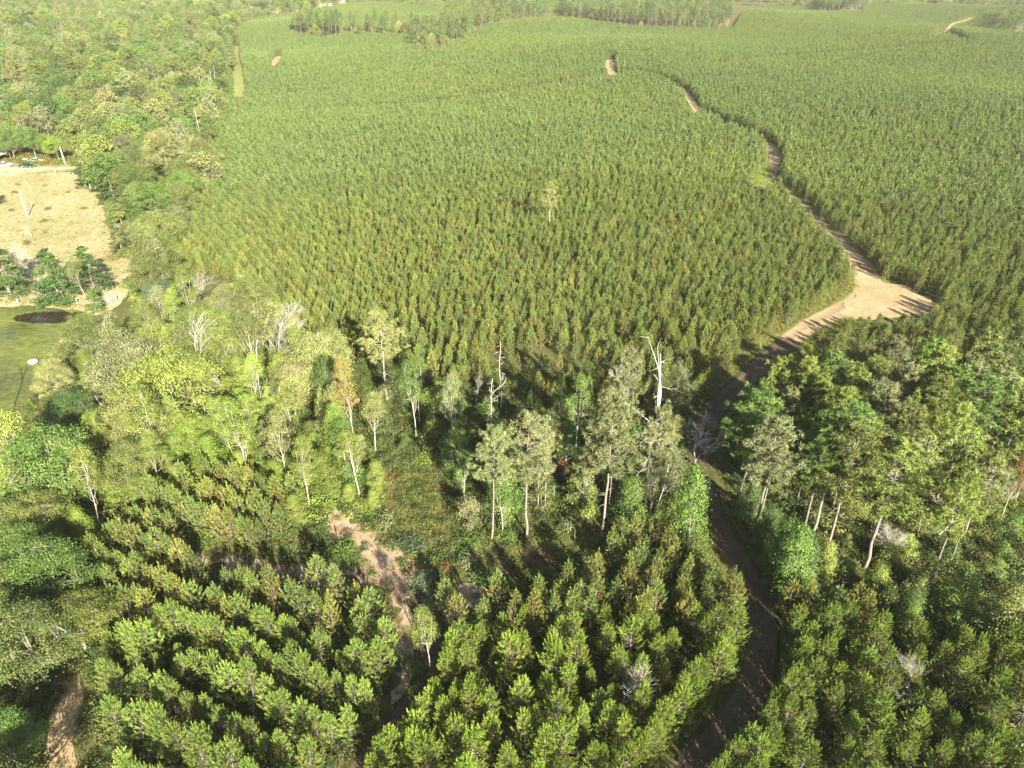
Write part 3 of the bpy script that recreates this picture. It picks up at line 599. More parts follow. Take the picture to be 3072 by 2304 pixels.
def pond_mat():
    m, nt, nd, lk = new_mat('pond_water')
    g = N(nd, 'ShaderNodeNewGeometry'); co = g.outputs['Position']
    a = noise(nd, lk, co, .09, 4, .6); b = noise(nd, lk, co, .8, 5, .7); c = noise(nd, lk, co, 5, 4, .75)
    def spot(px, py, rx, ry):
        x, y = at(px, py); mp = N(nd, 'ShaderNodeMapping'); mp.inputs['Location'].default_value = (-x / rx, -y / ry, 0); mp.inputs['Scale'].default_value = (1 / rx, 1 / ry, 0)
        lk.new(co, mp.inputs[0]); ln = N(nd, 'ShaderNodeVectorMath', operation='LENGTH'); lk.new(mp.outputs[0], ln.inputs[0]); return ln.outputs['Value']
    s1 = spot(150, 952, 9.0, 3.6); s2 = spot(215, 948, 5.5, 2.2)
    mn = N(nd, 'ShaderNodeMath', operation='MINIMUM'); lk.new(s1, mn.inputs[0]); lk.new(s2, mn.inputs[1])
    ad = N(nd, 'ShaderNodeMath', operation='MULTIPLY_ADD'); lk.new(b, ad.inputs[0]); ad.inputs[1].default_value = .35; lk.new(mn.outputs[0], ad.inputs[2])
    openw = ramp(nd, lk, ad.outputs[0], [(1.0 - .05, g3(0)), (1.0, g3(1))]); 
    # weed cover: streaky, thinner towards the middle
    wv = mixc(nd, lk, .45, a, b); cover = ramp(nd, lk, wv, [(.38, g3(.4)), (.56, g3(.96))])
    cov = mixc(nd, lk, 1.0, openw, cover, 'MULTIPLY')
    weed = ramp(nd, lk, mixc(nd, lk, .6, a, c), [(.3, (.070, .094, .014)), (.5, (.110, .132, .020)), (.68, (.16, .175, .045))])
    p1 = N(nd, 'ShaderNodeBsdfPrincipled'); p1.inputs['Base Color'].default_value = (.022, .016, .010, 1); p1.inputs['Roughness'].default_value = .06; p1.inputs['IOR'].default_value = 1.33
    p2 = N(nd, 'ShaderNodeBsdfPrincipled'); weed = mixc(nd, lk, ramp(nd, lk, b, [(.46, g3(0)), (.70, g3(.6))]), weed, (.140, .158, .085)); stn = N(nd, 'ShaderNodeMapping'); stn.inputs['Scale'].default_value = (.35, 2.2, 1); stn.inputs['Rotation'].default_value = (0, 0, .5); lk.new(co, stn.inputs[0])
    weed = mixc(nd, lk, .6, weed, ramp(nd, lk, noise(nd, lk, stn.outputs[0], .7, 5, .7), [(.35, g3(.55)), (.65, g3(1.35))]), 'MULTIPLY')
    lk.new(weed, p2.inputs['Base Color']); p2.inputs['Roughness'].default_value = .7; p2.inputs['Specular IOR Level'].default_value = .12
    bm = N(nd, 'ShaderNodeBump'); bm.inputs['Strength'].default_value = .25; bm.inputs['Distance'].default_value = .05; lk.new(c, bm.inputs['Height']); lk.new(bm.outputs[0], p2.inputs['Normal'])
    mx = N(nd, 'ShaderNodeMixShader'); lk.new(cov, mx.inputs[0]); lk.new(p1.outputs[0], mx.inputs[1]); lk.new(p2.outputs[0], mx.inputs[2])
    o = N(nd, 'ShaderNodeOutputMaterial'); lk.new(mx.outputs[0], o.inputs[0]); return m
sheet('pond_water', POND, pond_mat(), .045, rg, .35)

# haze: one closed box of thin pale air round everything
hz, nt, nd, lk = new_mat('haze_air'); pv = N(nd, 'ShaderNodeVolumePrincipled'); pv.inputs['Density'].default_value = HAZE; pv.inputs['Color'].default_value = (.97, .96, .90, 1); pv.inputs['Anisotropy'].default_value = .2
o_ = N(nd, 'ShaderNodeOutputMaterial'); lk.new(pv.outputs[0], o_.inputs['Volume'])
mb = MB(); zt = 64.0; zb = -8.0; box(mb, (0, 1950, (zt + zb) / 2), (8600, 4700, zt - zb)); link('haze', mb.mesh('haze', [hz]), kind='stuff')
#@@PLANTS@@
# ------------------------------------------------------------------ placing plants: helpers
rp = np.random.default_rng(11); random.seed(5)
EXCL = [(ROAD[:16], 2.7), (ROAD[15:], 2.7), (TRACK_W, 1.2), (TRACK_N[4:], 1.9), (TRACK_E, 1.5), (LANE_L, 3.0), (TRK2, 3.5)]
ROADPOLY = [LANDING, CLEAR1, CLEAR_W, CLEAR_E, CLEAR_S, TAN3, POND]
GAPS = [(np.array([at(a, b) for a, b in L]), w) for L, w in ((((1832, 235), (1672, 268), (1440, 305), (1302, 329), (1093, 342), (960, 350)), 4.5), (((2141, 208), (2300, 190), (2465, 176), (2680, 158), (2881, 143)), 4.2),
        (((2895, 130), (2870, 118), (2835, 100)), 6), (((1490, 1100), (1520, 1150), (1560, 1210)), 2.2), (((1560, 1090), (1640, 1085), (1740, 1105)), 1.6))]
def clear(P, extra=0.0, polys=True):
    ok = np.ones(len(P), bool)
    for L, w in EXCL: ok &= seg_dist(P, L) > w + extra
    if polys:
        for q in ROADPOLY: ok &= ~inside(P, q)
    return ok
def grid_fill(poly, row, step, ang, jit, rng):
    """planting rows: spacing `row` between rows, `step` along them, turned by `ang`; returns points, row and place numbers"""
    ca, sa = math.cos(ang), math.sin(ang); c = poly.mean(0); r = np.linalg.norm(poly - c, axis=1).max() + 5
    u = np.arange(-r, r, step); v = np.arange(-r, r, row); U, V = np.meshgrid(u, v); I, J = np.meshgrid(np.arange(len(u)), np.arange(len(v)))
    U = U + rng.normal(size=U.shape) * jit * step; V = V + rng.normal(size=V.shape) * jit * .45 * row + .5 * np.sin(U * .05)
    P = np.stack([c[0] + U * ca - V * sa, c[1] + U * sa + V * ca], -1).reshape(-1, 2); k = inside(P, poly)
    return P[k], J.reshape(-1)[k], I.reshape(-1)[k]
def poisson(poly, d, rng, tries=30000):
    lo, hi = poly.min(0), poly.max(0); P = lo + rng.random((tries, 2)) * (hi - lo); P = P[inside(P, poly)]
    cell = {}; out = []
    for p in P:
        k = (int(p[0] // d), int(p[1] // d)); good = True
        for i in (-1, 0, 1):
            for j in (-1, 0, 1):
                for q in cell.get((k[0] + i, k[1] + j), ()):
                    if (q[0] - p[0]) ** 2 + (q[1] - p[1]) ** 2 < d * d: good = False
        if good: cell.setdefault(k, []).append(p); out.append(p)
    return np.array(out).reshape(-1, 2)
KEEP_ROAD = [np.array(q, float) for q in ([(2180, 1180), (2240, 1110), (2290, 1075), (2360, 1000), (2441, 955), (2560, 900), (2570, 850), (2545, 790), (2590, 800), (2640, 840), (2715, 858), (2790, 895), (2815, 932), (2740, 942), (2640, 942), (2540, 955), (2500, 1000), (2440, 1020), (2360, 1060), (2300, 1110), (2240, 1160)],
    [(2300, 470), (2325, 470), (2340, 500), (2330, 530), (2295, 558), (2262, 560), (2258, 535), (2290, 505)], [(2050, 272), (2062, 285), (2098, 340), (2080, 345), (2060, 315)], [(1812, 250), (1822, 215), (1812, 175), (1836, 172), (1840, 215), (1832, 248)], [(701, 298), (706, 245), (724, 245), (730, 298)], [(2828, 98), (2850, 72), (2935, 42), (2940, 48), (2860, 80), (2838, 102)],
    [(808, 200), (820, 170), (850, 163), (842, 184), (828, 202)], [(1000, 1580), (1050, 1560), (1120, 1620), (1200, 1660), (1280, 1720), (1320, 1790), (1400, 1800), (1420, 1830), (1310, 1850), (1290, 1900), (1260, 1960), (1210, 1960), (1190, 1850), (1130, 1760), (1050, 1730), (1090, 1690), (1060, 1630)], [(600, 1660), (690, 1645), (800, 1690), (1000, 1715), (1060, 1730), (1040, 1745), (900, 1735), (780, 1720), (690, 1700), (610, 1695)], [(1500, 1740), (1580, 1690), (1720, 1650), (1820, 1620), (1830, 1640), (1720, 1670), (1600, 1700), (1510, 1755)])]
def hides_road(P, h):
    bad = np.zeros(len(P), bool)
    for f in (.15, .5, .95):
        x, y, _ = project(P[:, 0], P[:, 1], tz(P[:, 0], P[:, 1]) + f * h); S = np.stack([x, y], 1)
        for q in KEEP_ROAD: bad |= inside(S, q)
    return bad
def seen(P, h=4.0, m=60):
    x, y, d = project(P[:, 0], P[:, 1], tz(P[:, 0], P[:, 1]) + h); x0, y0, d0 = project(P[:, 0], P[:, 1], tz(P[:, 0], P[:, 1]))
    return (d > 5) & (x > -m) & (x < 3072 + m) & (y < 2304 + m) & (y0 > -m)
LM = {}                                           # landmarks that labels lean on
def landmark(text, px, py, h=0): LM[text] = at(px, py, h)
ORD = ['', 'second', 'third', 'fourth', 'fifth', 'sixth', 'seventh', 'eighth', 'ninth', 'tenth', 'eleventh', 'twelfth', 'thirteenth', 'fourteenth', 'fifteenth', 'sixteenth', 'seventeenth', 'eighteenth', 'nineteenth', 'twentieth'] 
def ordw(n):
    if n < len(ORD): return ORD[n]
    t = {2: 'twenty', 3: 'thirty', 4: 'forty', 5: 'fifty', 6: 'sixty', 7: 'seventy', 8: 'eighty', 9: 'ninety'}; n += 1
    if n % 10 == 0: return t[n // 10].replace('ty', 'tieth')
    return t[n // 10] + '-' + ['', 'first'] [1] if n % 10 == 1 else t[n // 10] + '-' + ORD[n % 10 - 1]
class Namer:
    """gives every look-alike its own label: what it looks like, then how it lies to the nearest landmark"""
    def __init__(s): s.items = []
    def add(s, desc, x, y, make): s.items.append((desc, x, y, make))
    def flush(s):
        keys = list(LM); K = np.array([LM[k] for k in keys]); book = {}
        for it in s.items:
            d = np.hypot(K[:, 0] - it[1], K[:, 1] - it[2]); i = int(np.argmin(d)); dx, dy = it[1] - K[i, 0], it[2] - K[i, 1]
            rel = ('behind' if dy > 0 else 'in front of') if abs(dy) > abs(dx) else ('right of' if dx > 0 else 'left of')
            book.setdefault((it[0], rel, keys[i]), []).append((d[i], it))
        for (desc, rel, lm), L in book.items():
            L.sort(key=lambda q: q[0])
            for n, (d, it) in enumerate(L):
                lab = f'{desc} {rel} {lm}' if len(L) == 1 else (f'{desc} nearest {rel} {lm}' if n == 0 else f'{ordw(n)} nearest {desc} {rel} {lm}')
                it[3](lab)
        s.items = []
NM = Namer()
KEEP_OPEN = [np.array(q, float) for q in ([(-50, 915), (90, 905), (300, 850), (380, 790), (420, 800), (350, 940), (262, 950), (230, 1010), (170, 1060), (135, 1130), (110, 1220), (20, 1290), (-50, 1300)], [(-50, 500), (225, 495), (330, 680), (420, 770), (300, 800), (200, 700), (-50, 700)], [(445, 480), (500, 490), (490, 590), (450, 600)], [(170, 2090), (225, 2080), (205, 2250), (150, 2250)])]
SHOWN = []                                        # featured trees that stay in view: pixel box and distance
def covers(x, y, h, R):
    """would a crown here hide something the photograph shows?"""
    z = tz1(x, y); px, py, d = project(x, y, z + h); bx, by, _ = project(x, y, z + .35 * h); r = R * FPX / d * .75
    S = np.array([(px, py + .3 * r), (px - r, .6 * py + .4 * by), (px + r, .6 * py + .4 * by), (bx, by)]); base = np.array([project(x, y, z)[:2]])
    for q in KEEP_OPEN:
        if inside(S, q).any(): return True
    for x0, x1, y0, y1, ds in SHOWN:
        if d < ds and px + .7 * r > x0 + .5 * (x1 - x0) - 8 and px - .7 * r < x0 + .5 * (x1 - x0) + 8 and py < y0 + .6 * (y1 - y0): return True
    return False
def show(px, half, top, low, base): SHOWN.append((px - half, px + half, top, low, project(*at(*base), 0)[2]))
for a in [(575, 38, 820, 920, (582, 990)), (840, 50, 925, 1020, (860, 1105)), (670, 70, 965, 1090, (676, 1215)), (610, 6, 1170, 1225, (622, 1275)), (285, 30, 1095, 1170, (308, 1225)), (530, 15, 1390, 1470, (555, 1490)), (885, 12, 1180, 1290, (898, 1325)), (738, 12, 1270, 1340, (745, 1362)),
          (1160, 40, 930, 1140, (1165, 1205)), (1068, 15, 1065, 1310, (1068, 1362)), (290, 12, 1400, 1560, (298, 1590)), (1502, 8, 1030, 1220, (1502, 1232)), (1468, 30, 1130, 1280, (1470, 1300)), (264, 8, 760, 880, (265, 908)), (600, 8, 325, 440, (608, 455)), (495, 8, 550, 640, (503, 658)), (1930, 8, 1060, 1540, (1930, 1562)), (318, 20, 890, 915, (318, 916))]: show(*a)
for t, p in {'the open pond water': (150, 950), 'the pipe gate': (318, 908), 'the white-trunked pine': (1163, 1198), 'the sandy landing': (2690, 905), 'the grassy road bend': (2322, 500),
             'the leafy sycamore': (1290, 1999), 'the red dirt clearing': (1120, 1660), 'the weedy clearing': (1250, 1520), 'the tallest dead snag': (1931, 1550), 'the white forked snag': (1468, 1296),
             'the big white bare tree': (671, 1189), 'the green car': (82, 500), 'the pasture pole': (82, 648), 'the lone plantation pine': (1648, 700), 'the grassy lane': (716, 270),
             'the lower-left sandy path': (180, 2150), 'the grassy road verge': (2200, 1640), 'the leaning pines': (2600, 1690), 'the brown-leaved bare tree': (2085, 1370), 'the twin white bare trees': (850, 1110),
             'the far white roof': (970, 30), 'the left pine island': (960, 118), 'the right pine island': (2550, 45), 'the long pine strip': (1950, 95), 'the wood edge': (640, 330),
             'the tall white pole tree': (600, 430), 'the leaning white snag': (500, 640), 'the yard pole': (195, 492), 'the domed bare crown': (80, 200), 'the pale tree strip': (1350, 110)}.items(): landmark(t, *p)
# ------------------------------------------------------------------ featured trees, one by one (base pixel, row of the top)
def feat(name, key, var, base, top, tint, label, cat, group=None, fat=1.0, x=None):
    h = tall(base, top); gx, gy = at(*base); return plant(name, key, var, gx, gy, h, shade(tint, rp, .08) if tint else (1, 1, 1), label, cat, group, fat=fat)
def by_crown(name, key, var, px, py, hfrac, h, tint, label, cat, group=None, fat=1.0):
    x, y = at(px, py, h * hfrac); return plant(name, key, var, x, y, h, shade(tint, rp, .08), label, cat, group, fat=fat)
BARES = 'leafless white trees'; PINES = 'tall pines'
F = feat
# leafless and dead
F('bare_tree', 'bare', 2, (582, 990), 815, None, 'tall white leafless tree with feathery fan crown above the pond gate', 'tree', BARES, 1.5)
F('bare_tree', 'bare', 0, (860, 1105), 915, None, 'white leafless tree with curved trunk, right one of the twin pair', 'tree', BARES, 1.2)
F('bare_tree', 'bare', 1, (838, 1160), 940, None, 'white leafless tree with many fine limbs, left one of the twin pair', 'tree', BARES, 1.1)
F('bare_tree', 'bare', 0, (676, 1215), 960, None, 'big white leafless tree with forked trunk and wide spreading crown', 'tree', BARES, 1.3)
F('bare_tree', 'bare_fine', 0, (600, 1090), 965, None, 'small pale leafless crown left of the big white leafless tree', 'tree', BARES, 1.0)
F('dead_snag', 'snag', 3, (622, 1275), 1165, None, 'thick pale broken trunk below the big white leafless tree', 'dead tree')
F('dead_snag', 'snag', 0, (555, 1490), 1385, None, 'white slanting dead trunk with few twigs above the left pine rows', 'dead tree')
F('dead_snag', 'snag', 2, (308, 1225), 1085, None, 'grey dead pine with long level branches near the pond', 'dead tree', None, 1.5)
F('dead_snag', 'snag', 0, (1502, 1232), 1022, None, 'thin straight white snag standing alone at the plantation edge', 'dead tree')
F('dead_snag', 'snag', 1, (1470, 1300), 1125, None, 'white dead tree forked into several upright limbs', 'dead tree', None, 1.2)
F('dead_snag', 'snag', 3, (1258, 1275), 1200, None, 'short pale broken trunk left of the forked white snag', 'dead tree')
F('dead_snag', 'snag', 4, (1930, 1562), 1052, None, 'tallest grey snag with twisted bare top and hanging lower limbs', 'dead tree', None, .95)
F('dead_snag', 'snag', 1, (1663, 1500), 1445, None, 'low white antler-shaped snag beside the small puddle', 'dead tree')
F('dead_snag', 'snag', 3, (1778, 1395), 1280, None, 'plain grey pole trunk left of the tallest snag', 'dead tree')
F('bare_tree', 'bare_fine', 1, (1866, 1250), 1035, None, 'narrow silver leafless crown left of the tallest snag', 'tree', BARES, .62)
F('bare_tree', 'bare', 1, (2088, 1400), 1200, None, 'grey leafless round crown over brown leaves beside the dirt road', 'tree', BARES, 1.1)
F('bare_tree', 'bare_fine', 1, (2530, 1420), 1220, None, 'silver leafless crown rising among the right-hand pines', 'tree', BARES, .75)
F('bare_tree', 'bare_fine', 0, (2640, 1480), 1260, None, 'wide pale leafless crown in the middle of the right-hand pines', 'tree', BARES, 1.25)
F('bare_tree', 'bare_fine', 1, (2915, 1560), 1375, None, 'pale leafless crown near the right edge above the leaning pines', 'tree', BARES, 1.1)
F('bare_tree', 'bare', 1, (2812, 1610), 1455, None, 'white low forked leafless tree among the leaning pines', 'tree', BARES, 1.1)
F('bare_tree', 'bare_fine', 0, (2655, 1690), 1590, None, 'small grey twiggy bush-like tree right of a leaning pine trunk', 'tree', BARES, 1.3)
F('bare_tree', 'bare', 1, (2720, 2150), 2015, None, 'white leafless crown seen from above in the right young pines', 'tree', BARES, 1.35)
F('bare_tree', 'bare', 1, (1848, 2130), 1985, None, 'white leafless spreading tree in the central young pines', 'tree', BARES, 1.1)
F('bare_tree', 'bare_fine', 1, (1668, 2185), 2068, None, 'narrow white leafless tree with upright twigs in central young pines', 'tree', BARES, .5)
F('bare_tree', 'bare', 2, (1430, 1225), 1120, None, 'slight pale leafless tree beside the thin straight snag', 'tree', BARES, .6)
F('bare_tree', 'bare', 0, (1040, 1165), 1065, None, 'white leafless top left of the white-trunked pine', 'tree', BARES, .5)
F('dead_snag', 'snag', 0, (503, 658), 548, None, 'white leaning snag at the right edge of the pasture', 'dead tree')
F('dead_snag', 'snag', 3, (628, 608), 545, None, 'short white snag at the plantation corner', 'dead tree')
F('dead_snag', 'snag', 0, (608, 455), 322, None, 'tall white pole-like snag at the wood edge by the plantation', 'dead tree')
F('dead_snag', 'snag', 3, (621, 412), 366, None, 'short white snag right of the tall pole-like snag', 'dead tree')
F('dead_snag', 'snag', 3, (648, 425), 393, None, 'stubby pale snag furthest right of the wood-edge snags', 'dead tree')
F('bare_tree', 'bare', 2, (338, 545), 470, None, 'pale bare tree with trailing limbs beside the dark cedar', 'tree', BARES, 1.0)
F('bare_tree', 'bare', 1, (95, 715), 670, None, 'small white bare tree at the foot of the pasture', 'tree', BARES, 1.2)
F('bare_tree', 'bare', 1, (345, 730), 668, None, 'crooked white bare tree on the pasture edge', 'tree', BARES, 1.4)
F('bare_tree', 'bare_fine', 0, (60, 850), 720, None, 'grey fine-twigged bare tree between the pond cedars', 'tree', BARES, 1.0)
F('bare_tree', 'bare_fine', 1, (80, 222), 176, None, 'white domed bare crown in the far left wood', 'tree', BARES, 1.3)
F('bare_tree', 'bare', 0, (490, 790), 705, None, 'pale bare tree left of the plantation corner', 'tree', BARES, 1.0)
F('bare_tree', 'bare', 0, (1000, 1345), 1235, None, 'grey bare stem leaning over weeds left of the weedy clearing', 'tree', BARES, .6)
F('dead_snag', 'snag', 1, (800, 1290), 1130, None, 'thin grey dead tree with drooping twigs beside an olive cedar', 'dead tree', None, .8)
F('bare_tree', 'bare', 1, (490, 1270), 1195, None, 'white forked bare limbs inside the olive crowns', 'tree', BARES, 1.6)
F('dead_snag', 'snag', 3, (1029, 1622), 1596, None, 'short pale stub at the edge of the red clearing', 'stump')
F('dead_snag', 'snag', 3, (1725, 1625), 1580, None, 'white stub left of the bright vine column', 'stump')
F('dead_snag', 'snag', 3, (1872, 1612), 1583, None, 'small white stub standing in young pines', 'stump')
F('dead_snag', 'snag', 1, (20, 1308), 1100, None, 'dead forked tree at the pond corner, leaning out of view at left', 'dead tree', None, .8)
for i, (b, t) in enumerate([((612, 305), 215), ((625, 332), 235), ((633, 338), 250), ((641, 327), 225), ((649, 318), 210), ((656, 300), 195), ((668, 252), 175), ((681, 196), 130), ((688, 180), 120)]):
    F('dead_snag', 'snag', [0, 3][i % 2], b, t, None, f'{["first", "second", "third", "fourth", "fifth", "sixth", "seventh", "eighth", "ninth"][i]} pale slender trunk from the front along the edge of the left wood', 'dead tree', 'pale trunks at the wood edge', .8)
# tall pines of the middle
F('pine_tree', 'pine_thin', 0, (1165, 1205), 925, 'pale olive', 'large pine with thick white trunk and thin grey-green crown', 'tree', PINES, 1.35)
F('pine_tree', 'pine_thin', 1, (1369, 1320), 1130, 'green', 'slim pine with pale trunk left of the forked white snag', 'tree', PINES, .6)
F('pine_tree', 'pine', 0, (1474, 1622), 1272, 'grey-green', 'tall pine with grey-green round crown beside the vine column', 'tree', PINES, .85)
F('pine_tree', 'pine', 1, (1580, 1615), 1240, 'grey-green', 'tall pine with broad grey-green crown in the middle of the grove', 'tree', PINES, 1.0)
F('pine_tree', 'pine', 2, (1612, 1535), 1270, 'grey-green', 'pine with short visible trunk just behind the broad-crowned pine', 'tree', PINES, .8)
F('pine_tree', 'pine_thin', 1, (1634, 1535), 1330, 'grey-green', 'slim leaning pine with sparse crown near the puddle', 'tree', PINES, .55)
F('pine_tree', 'pine', 3, (1804, 1612), 1170, 'grey-green', 'tallest living pine, crown long and pale left of the tallest snag', 'tree', PINES, .95)
F('pine_tree', 'pine', 2, (1822, 1560), 1260, 'grey-green', 'pine close behind the tallest living pine, second trunk of the pair', 'tree', PINES, .8)
F('pine_tree', 'pine', 0, (1873, 1380), 1040, 'grey-green', 'tall thin pine behind the narrow silver leafless crown', 'tree', PINES, .7)
F('pine_tree', 'pine_thin', 0, (1945, 1560), 1200, 'grey-green', 'grey pine with half-dead crown entwined with the tallest snag', 'tree', PINES, .85)
F('pine_tree', 'pine_thin', 0, (1648, 705), 535, 'pale olive', 'lone tall pine standing in the middle of the plantation', 'tree', None, 1.0)
F('pine_tree', 'pine_thin', 1, (2840, 365), 335, 'grey-green', 'tiny pale pine standing out of the right-hand plantation', 'tree', None, .5)
F('vine_covered_tree', 'column', 0, (1512, 1545), 1265, 'green', 'tall vine-draped leafy column right of the grey-green pine', 'tree', None, .8)
F('vine_covered_tree', 'column', 1, (2062, 1665), 1370, 'green', 'bright green leafy column at the corner of the dirt road', 'tree', None, .75)
F('slender_tree', 'slim', 0, (1068, 1362), 1060, 'yellow', 'slender tree with yellow leaves left of the white-trunked pine', 'tree', None, .7)
F('slender_tree', 'slim', 1, (898, 1325), 1130, 'yellow-green', 'slender yellow-green tree with pale trunk right of the olive cedar', 'tree')
F('slender_tree', 'slim', 2, (745, 1362), 1180, 'yellow-green', 'slender yellow-green tree below the big white leafless tree', 'tree')
F('slender_tree', 'slim', 1, (1002, 1338), 1150, 'yellow-green', 'slender pale-trunked tree between clearing and white-trunked pine', 'tree', None, .8)
F('slender_tree', 'slim', 0, (1350, 1400), 1300, 'green', 'leafy young tree at the top corner of the weedy clearing', 'tree', None, 1.5)
F('slender_tree', 'slim', 0, (1290, 2010), 1815, 'yellow-green', 'leafy sycamore with white trunk beside the dirt track', 'tree', None, .95)
F('slender_tree', 'slim', 2, (298, 1590), 1330, 'yellow-green', 'slender white-trunked tree at the left end of the pine rows', 'tree', None, .8)
F('slender_tree', 'slim', 1, (265, 908), 742, 'olive', 'sycamore with bright white trunk on the pond bank', 'tree', None, 1.0)
F('slender_tree', 'slim', 1, (350, 1420), 1230, 'yellow-green', 'yellowish slender tree left of the lime vines', 'tree', None, .8)
F('slender_tree', 'slim', 2, (3000, 1560), 1355, 'rusty', 'tree with yellow-brown leaves near the right edge', 'tree', None, .8)
F('slender_tree', 'slim', 0, (2440, 1420), 1210, 'yellow', 'yellowish slender tree behind the right-hand pines', 'tree', None, .7)
# tall pines of the right grove
RP = [((2219, 1512), 1155, 0, 'green', 1.15, 'bright green pine nearest the dirt road with clumped crown'), ((2265, 1622), 1255, 1, 'grey-green', .95, 'tall pine with pale trunk right of the bright green roadside pine'),
      ((2275, 1570), 1290, 2, 'olive', .8, 'darker pine hiding behind the second roadside pine'), ((2355, 1490), 1230, 3, 'green', .85, 'pine with thin double-looking trunk beside yellow leaves'),
      ((2392, 1512), 1260, 0, 'green', .8, 'pine over dark undergrowth left of dead hanging limbs'), ((2408, 1612), 1290, 1, 'green', .85, 'pine with mid-height crown and short bottom trunk'),
      ((2438, 1600), 1210, 2, 'green', 1.0, 'tall pine with dark trunk behind curved dead limbs'), ((2480, 1655), 1270, 3, 'olive', .95, 'leaning pine with long dark trunk above dark leafy shrubs'),
      ((2594, 1706), 1330, 1, 'yellow-green', 1.1, 'leaning pine with stout grey trunk and full yellow-green crown'), ((2777, 1795), 1410, 0, 'yellow-green', .62, 'foremost leaning pine with narrow crown'),
      ((2850, 1690), 1440, 2, 'olive', .6, 'slim pine just right of the foremost leaning pine'), ((2728, 1425), 1120, 3, 'olive', .9, 'left trunk of two thin pines below a yellowish crown'),
      ((2752, 1430), 1150, 1, 'yellow-green', 1.0, 'yellowish crowned pine, right trunk of two thin pines'), ((2835, 1438), 1110, 0, 'green', 1.1, 'dark green pine with long pale leaning trunk'),
      ((2962, 1385), 1140, 2, 'green', 1.0, 'pine over bare red ground near the right edge'), ((3011, 1360), 1110, 3, 'green', .9, 'pine with forked-looking pale trunk near the right edge'),
      ((3046, 1500), 1200, 0, 'olive', .9, 'pine cut by the right edge behind rusty leaves'), ((3035, 1290), 1080, 1, 'green', .9, 'pine at the right edge nearest the plantation')]
for b, t, v, c, fat, lab in RP: F('pine_tree', 'pine', v, b, t, c, lab, 'tree', 'tall pines of the right grove', fat * 1.12)
RM = [(2502, 1129), (2557, 1161), (2719, 1161), (2835, 1110), (2620, 1120), (2790, 1060), (2465, 1190), (2640, 1215), (2330, 1115), (2900, 1060), (2560, 1290), (2420, 1130), (2680, 1080), (2760, 1215), (2950, 1040), (3040, 1010), (2300, 1260), (2360, 1200), (2540, 1230), (2720, 1290), (2850, 1150), (2880, 1290), (3000, 1170), (3060, 1250), (2960, 1420)]
for i, (a, b) in enumerate(RM):
    h = rp.uniform(12, 17); x, y = at(a, b + 20, h * .68)
    c = ['green', 'yellow-green', 'grey-green', 'yellow-green', 'olive'][i % 5]
    NM.add(f'mid-height {c} pine', x, y, lambda lab, x=x, y=y, h=h, c=c, i=i: plant('pine_tree', 'pine_full', i, x, y, h, shade(c, rp), lab, 'tree', 'mid-height pines of the right grove', fat=rp.uniform(.85, 1.1)))
# cedars and big crowns by the pond and pasture
for b, t, c, fat, lab in [((180, 905), 745, 'dark green', 1.15, 'tall dark cedar in the middle of the pond bank'), ((32, 885), 730, 'dark green', 1.1, 'dark cedar left on the pond bank'), ((-30, 882), 790, 'green', 1.2, 'cedar cut by the left edge above the pond'),
                          ((285, 868), 735, 'dark green', 1.2, 'dark cedar beside the white-trunked sycamore'), ((258, 562), 490, 'dark green', 1.3, 'dark round cedar at the pasture corner'), ((370, 690), 600, 'olive', 1.3, 'olive cedar right of the pasture'),
                          ((-8, 612), 560, 'dark green', 1.3, 'dark cedar cut by the left edge in the pasture'), ((808, 1370), 1255, 'olive', .7, 'narrow olive-brown cedar among yellow-green brush'), ((345, 605), 500, 'dark green', 1.2, 'dark cedar in the tree line right of pasture'),
                          ((395, 590), 470, 'green', 1.2, 'big green cedar left of the tan clearing'), ((372, 770), 680, 'olive', 1.2, 'olive bushy cedar below the tan clearing'), ((440, 595), 520, 'green', 1.0, 'green cedar at the bottom of tan clearing'),
                          ((290, 935), 865, 'green', 1.1, 'small rounded cedar on the pond shore by the gate'), ((1740, 1520), 1395, 'olive', 1.1, 'brownish-green cedar in the grove left of tallest pine')]:
    F('cedar_tree', 'cedar', int(b[0]) % 2, b, t, c, lab, 'tree', 'cedars by the pond and pasture', fat)
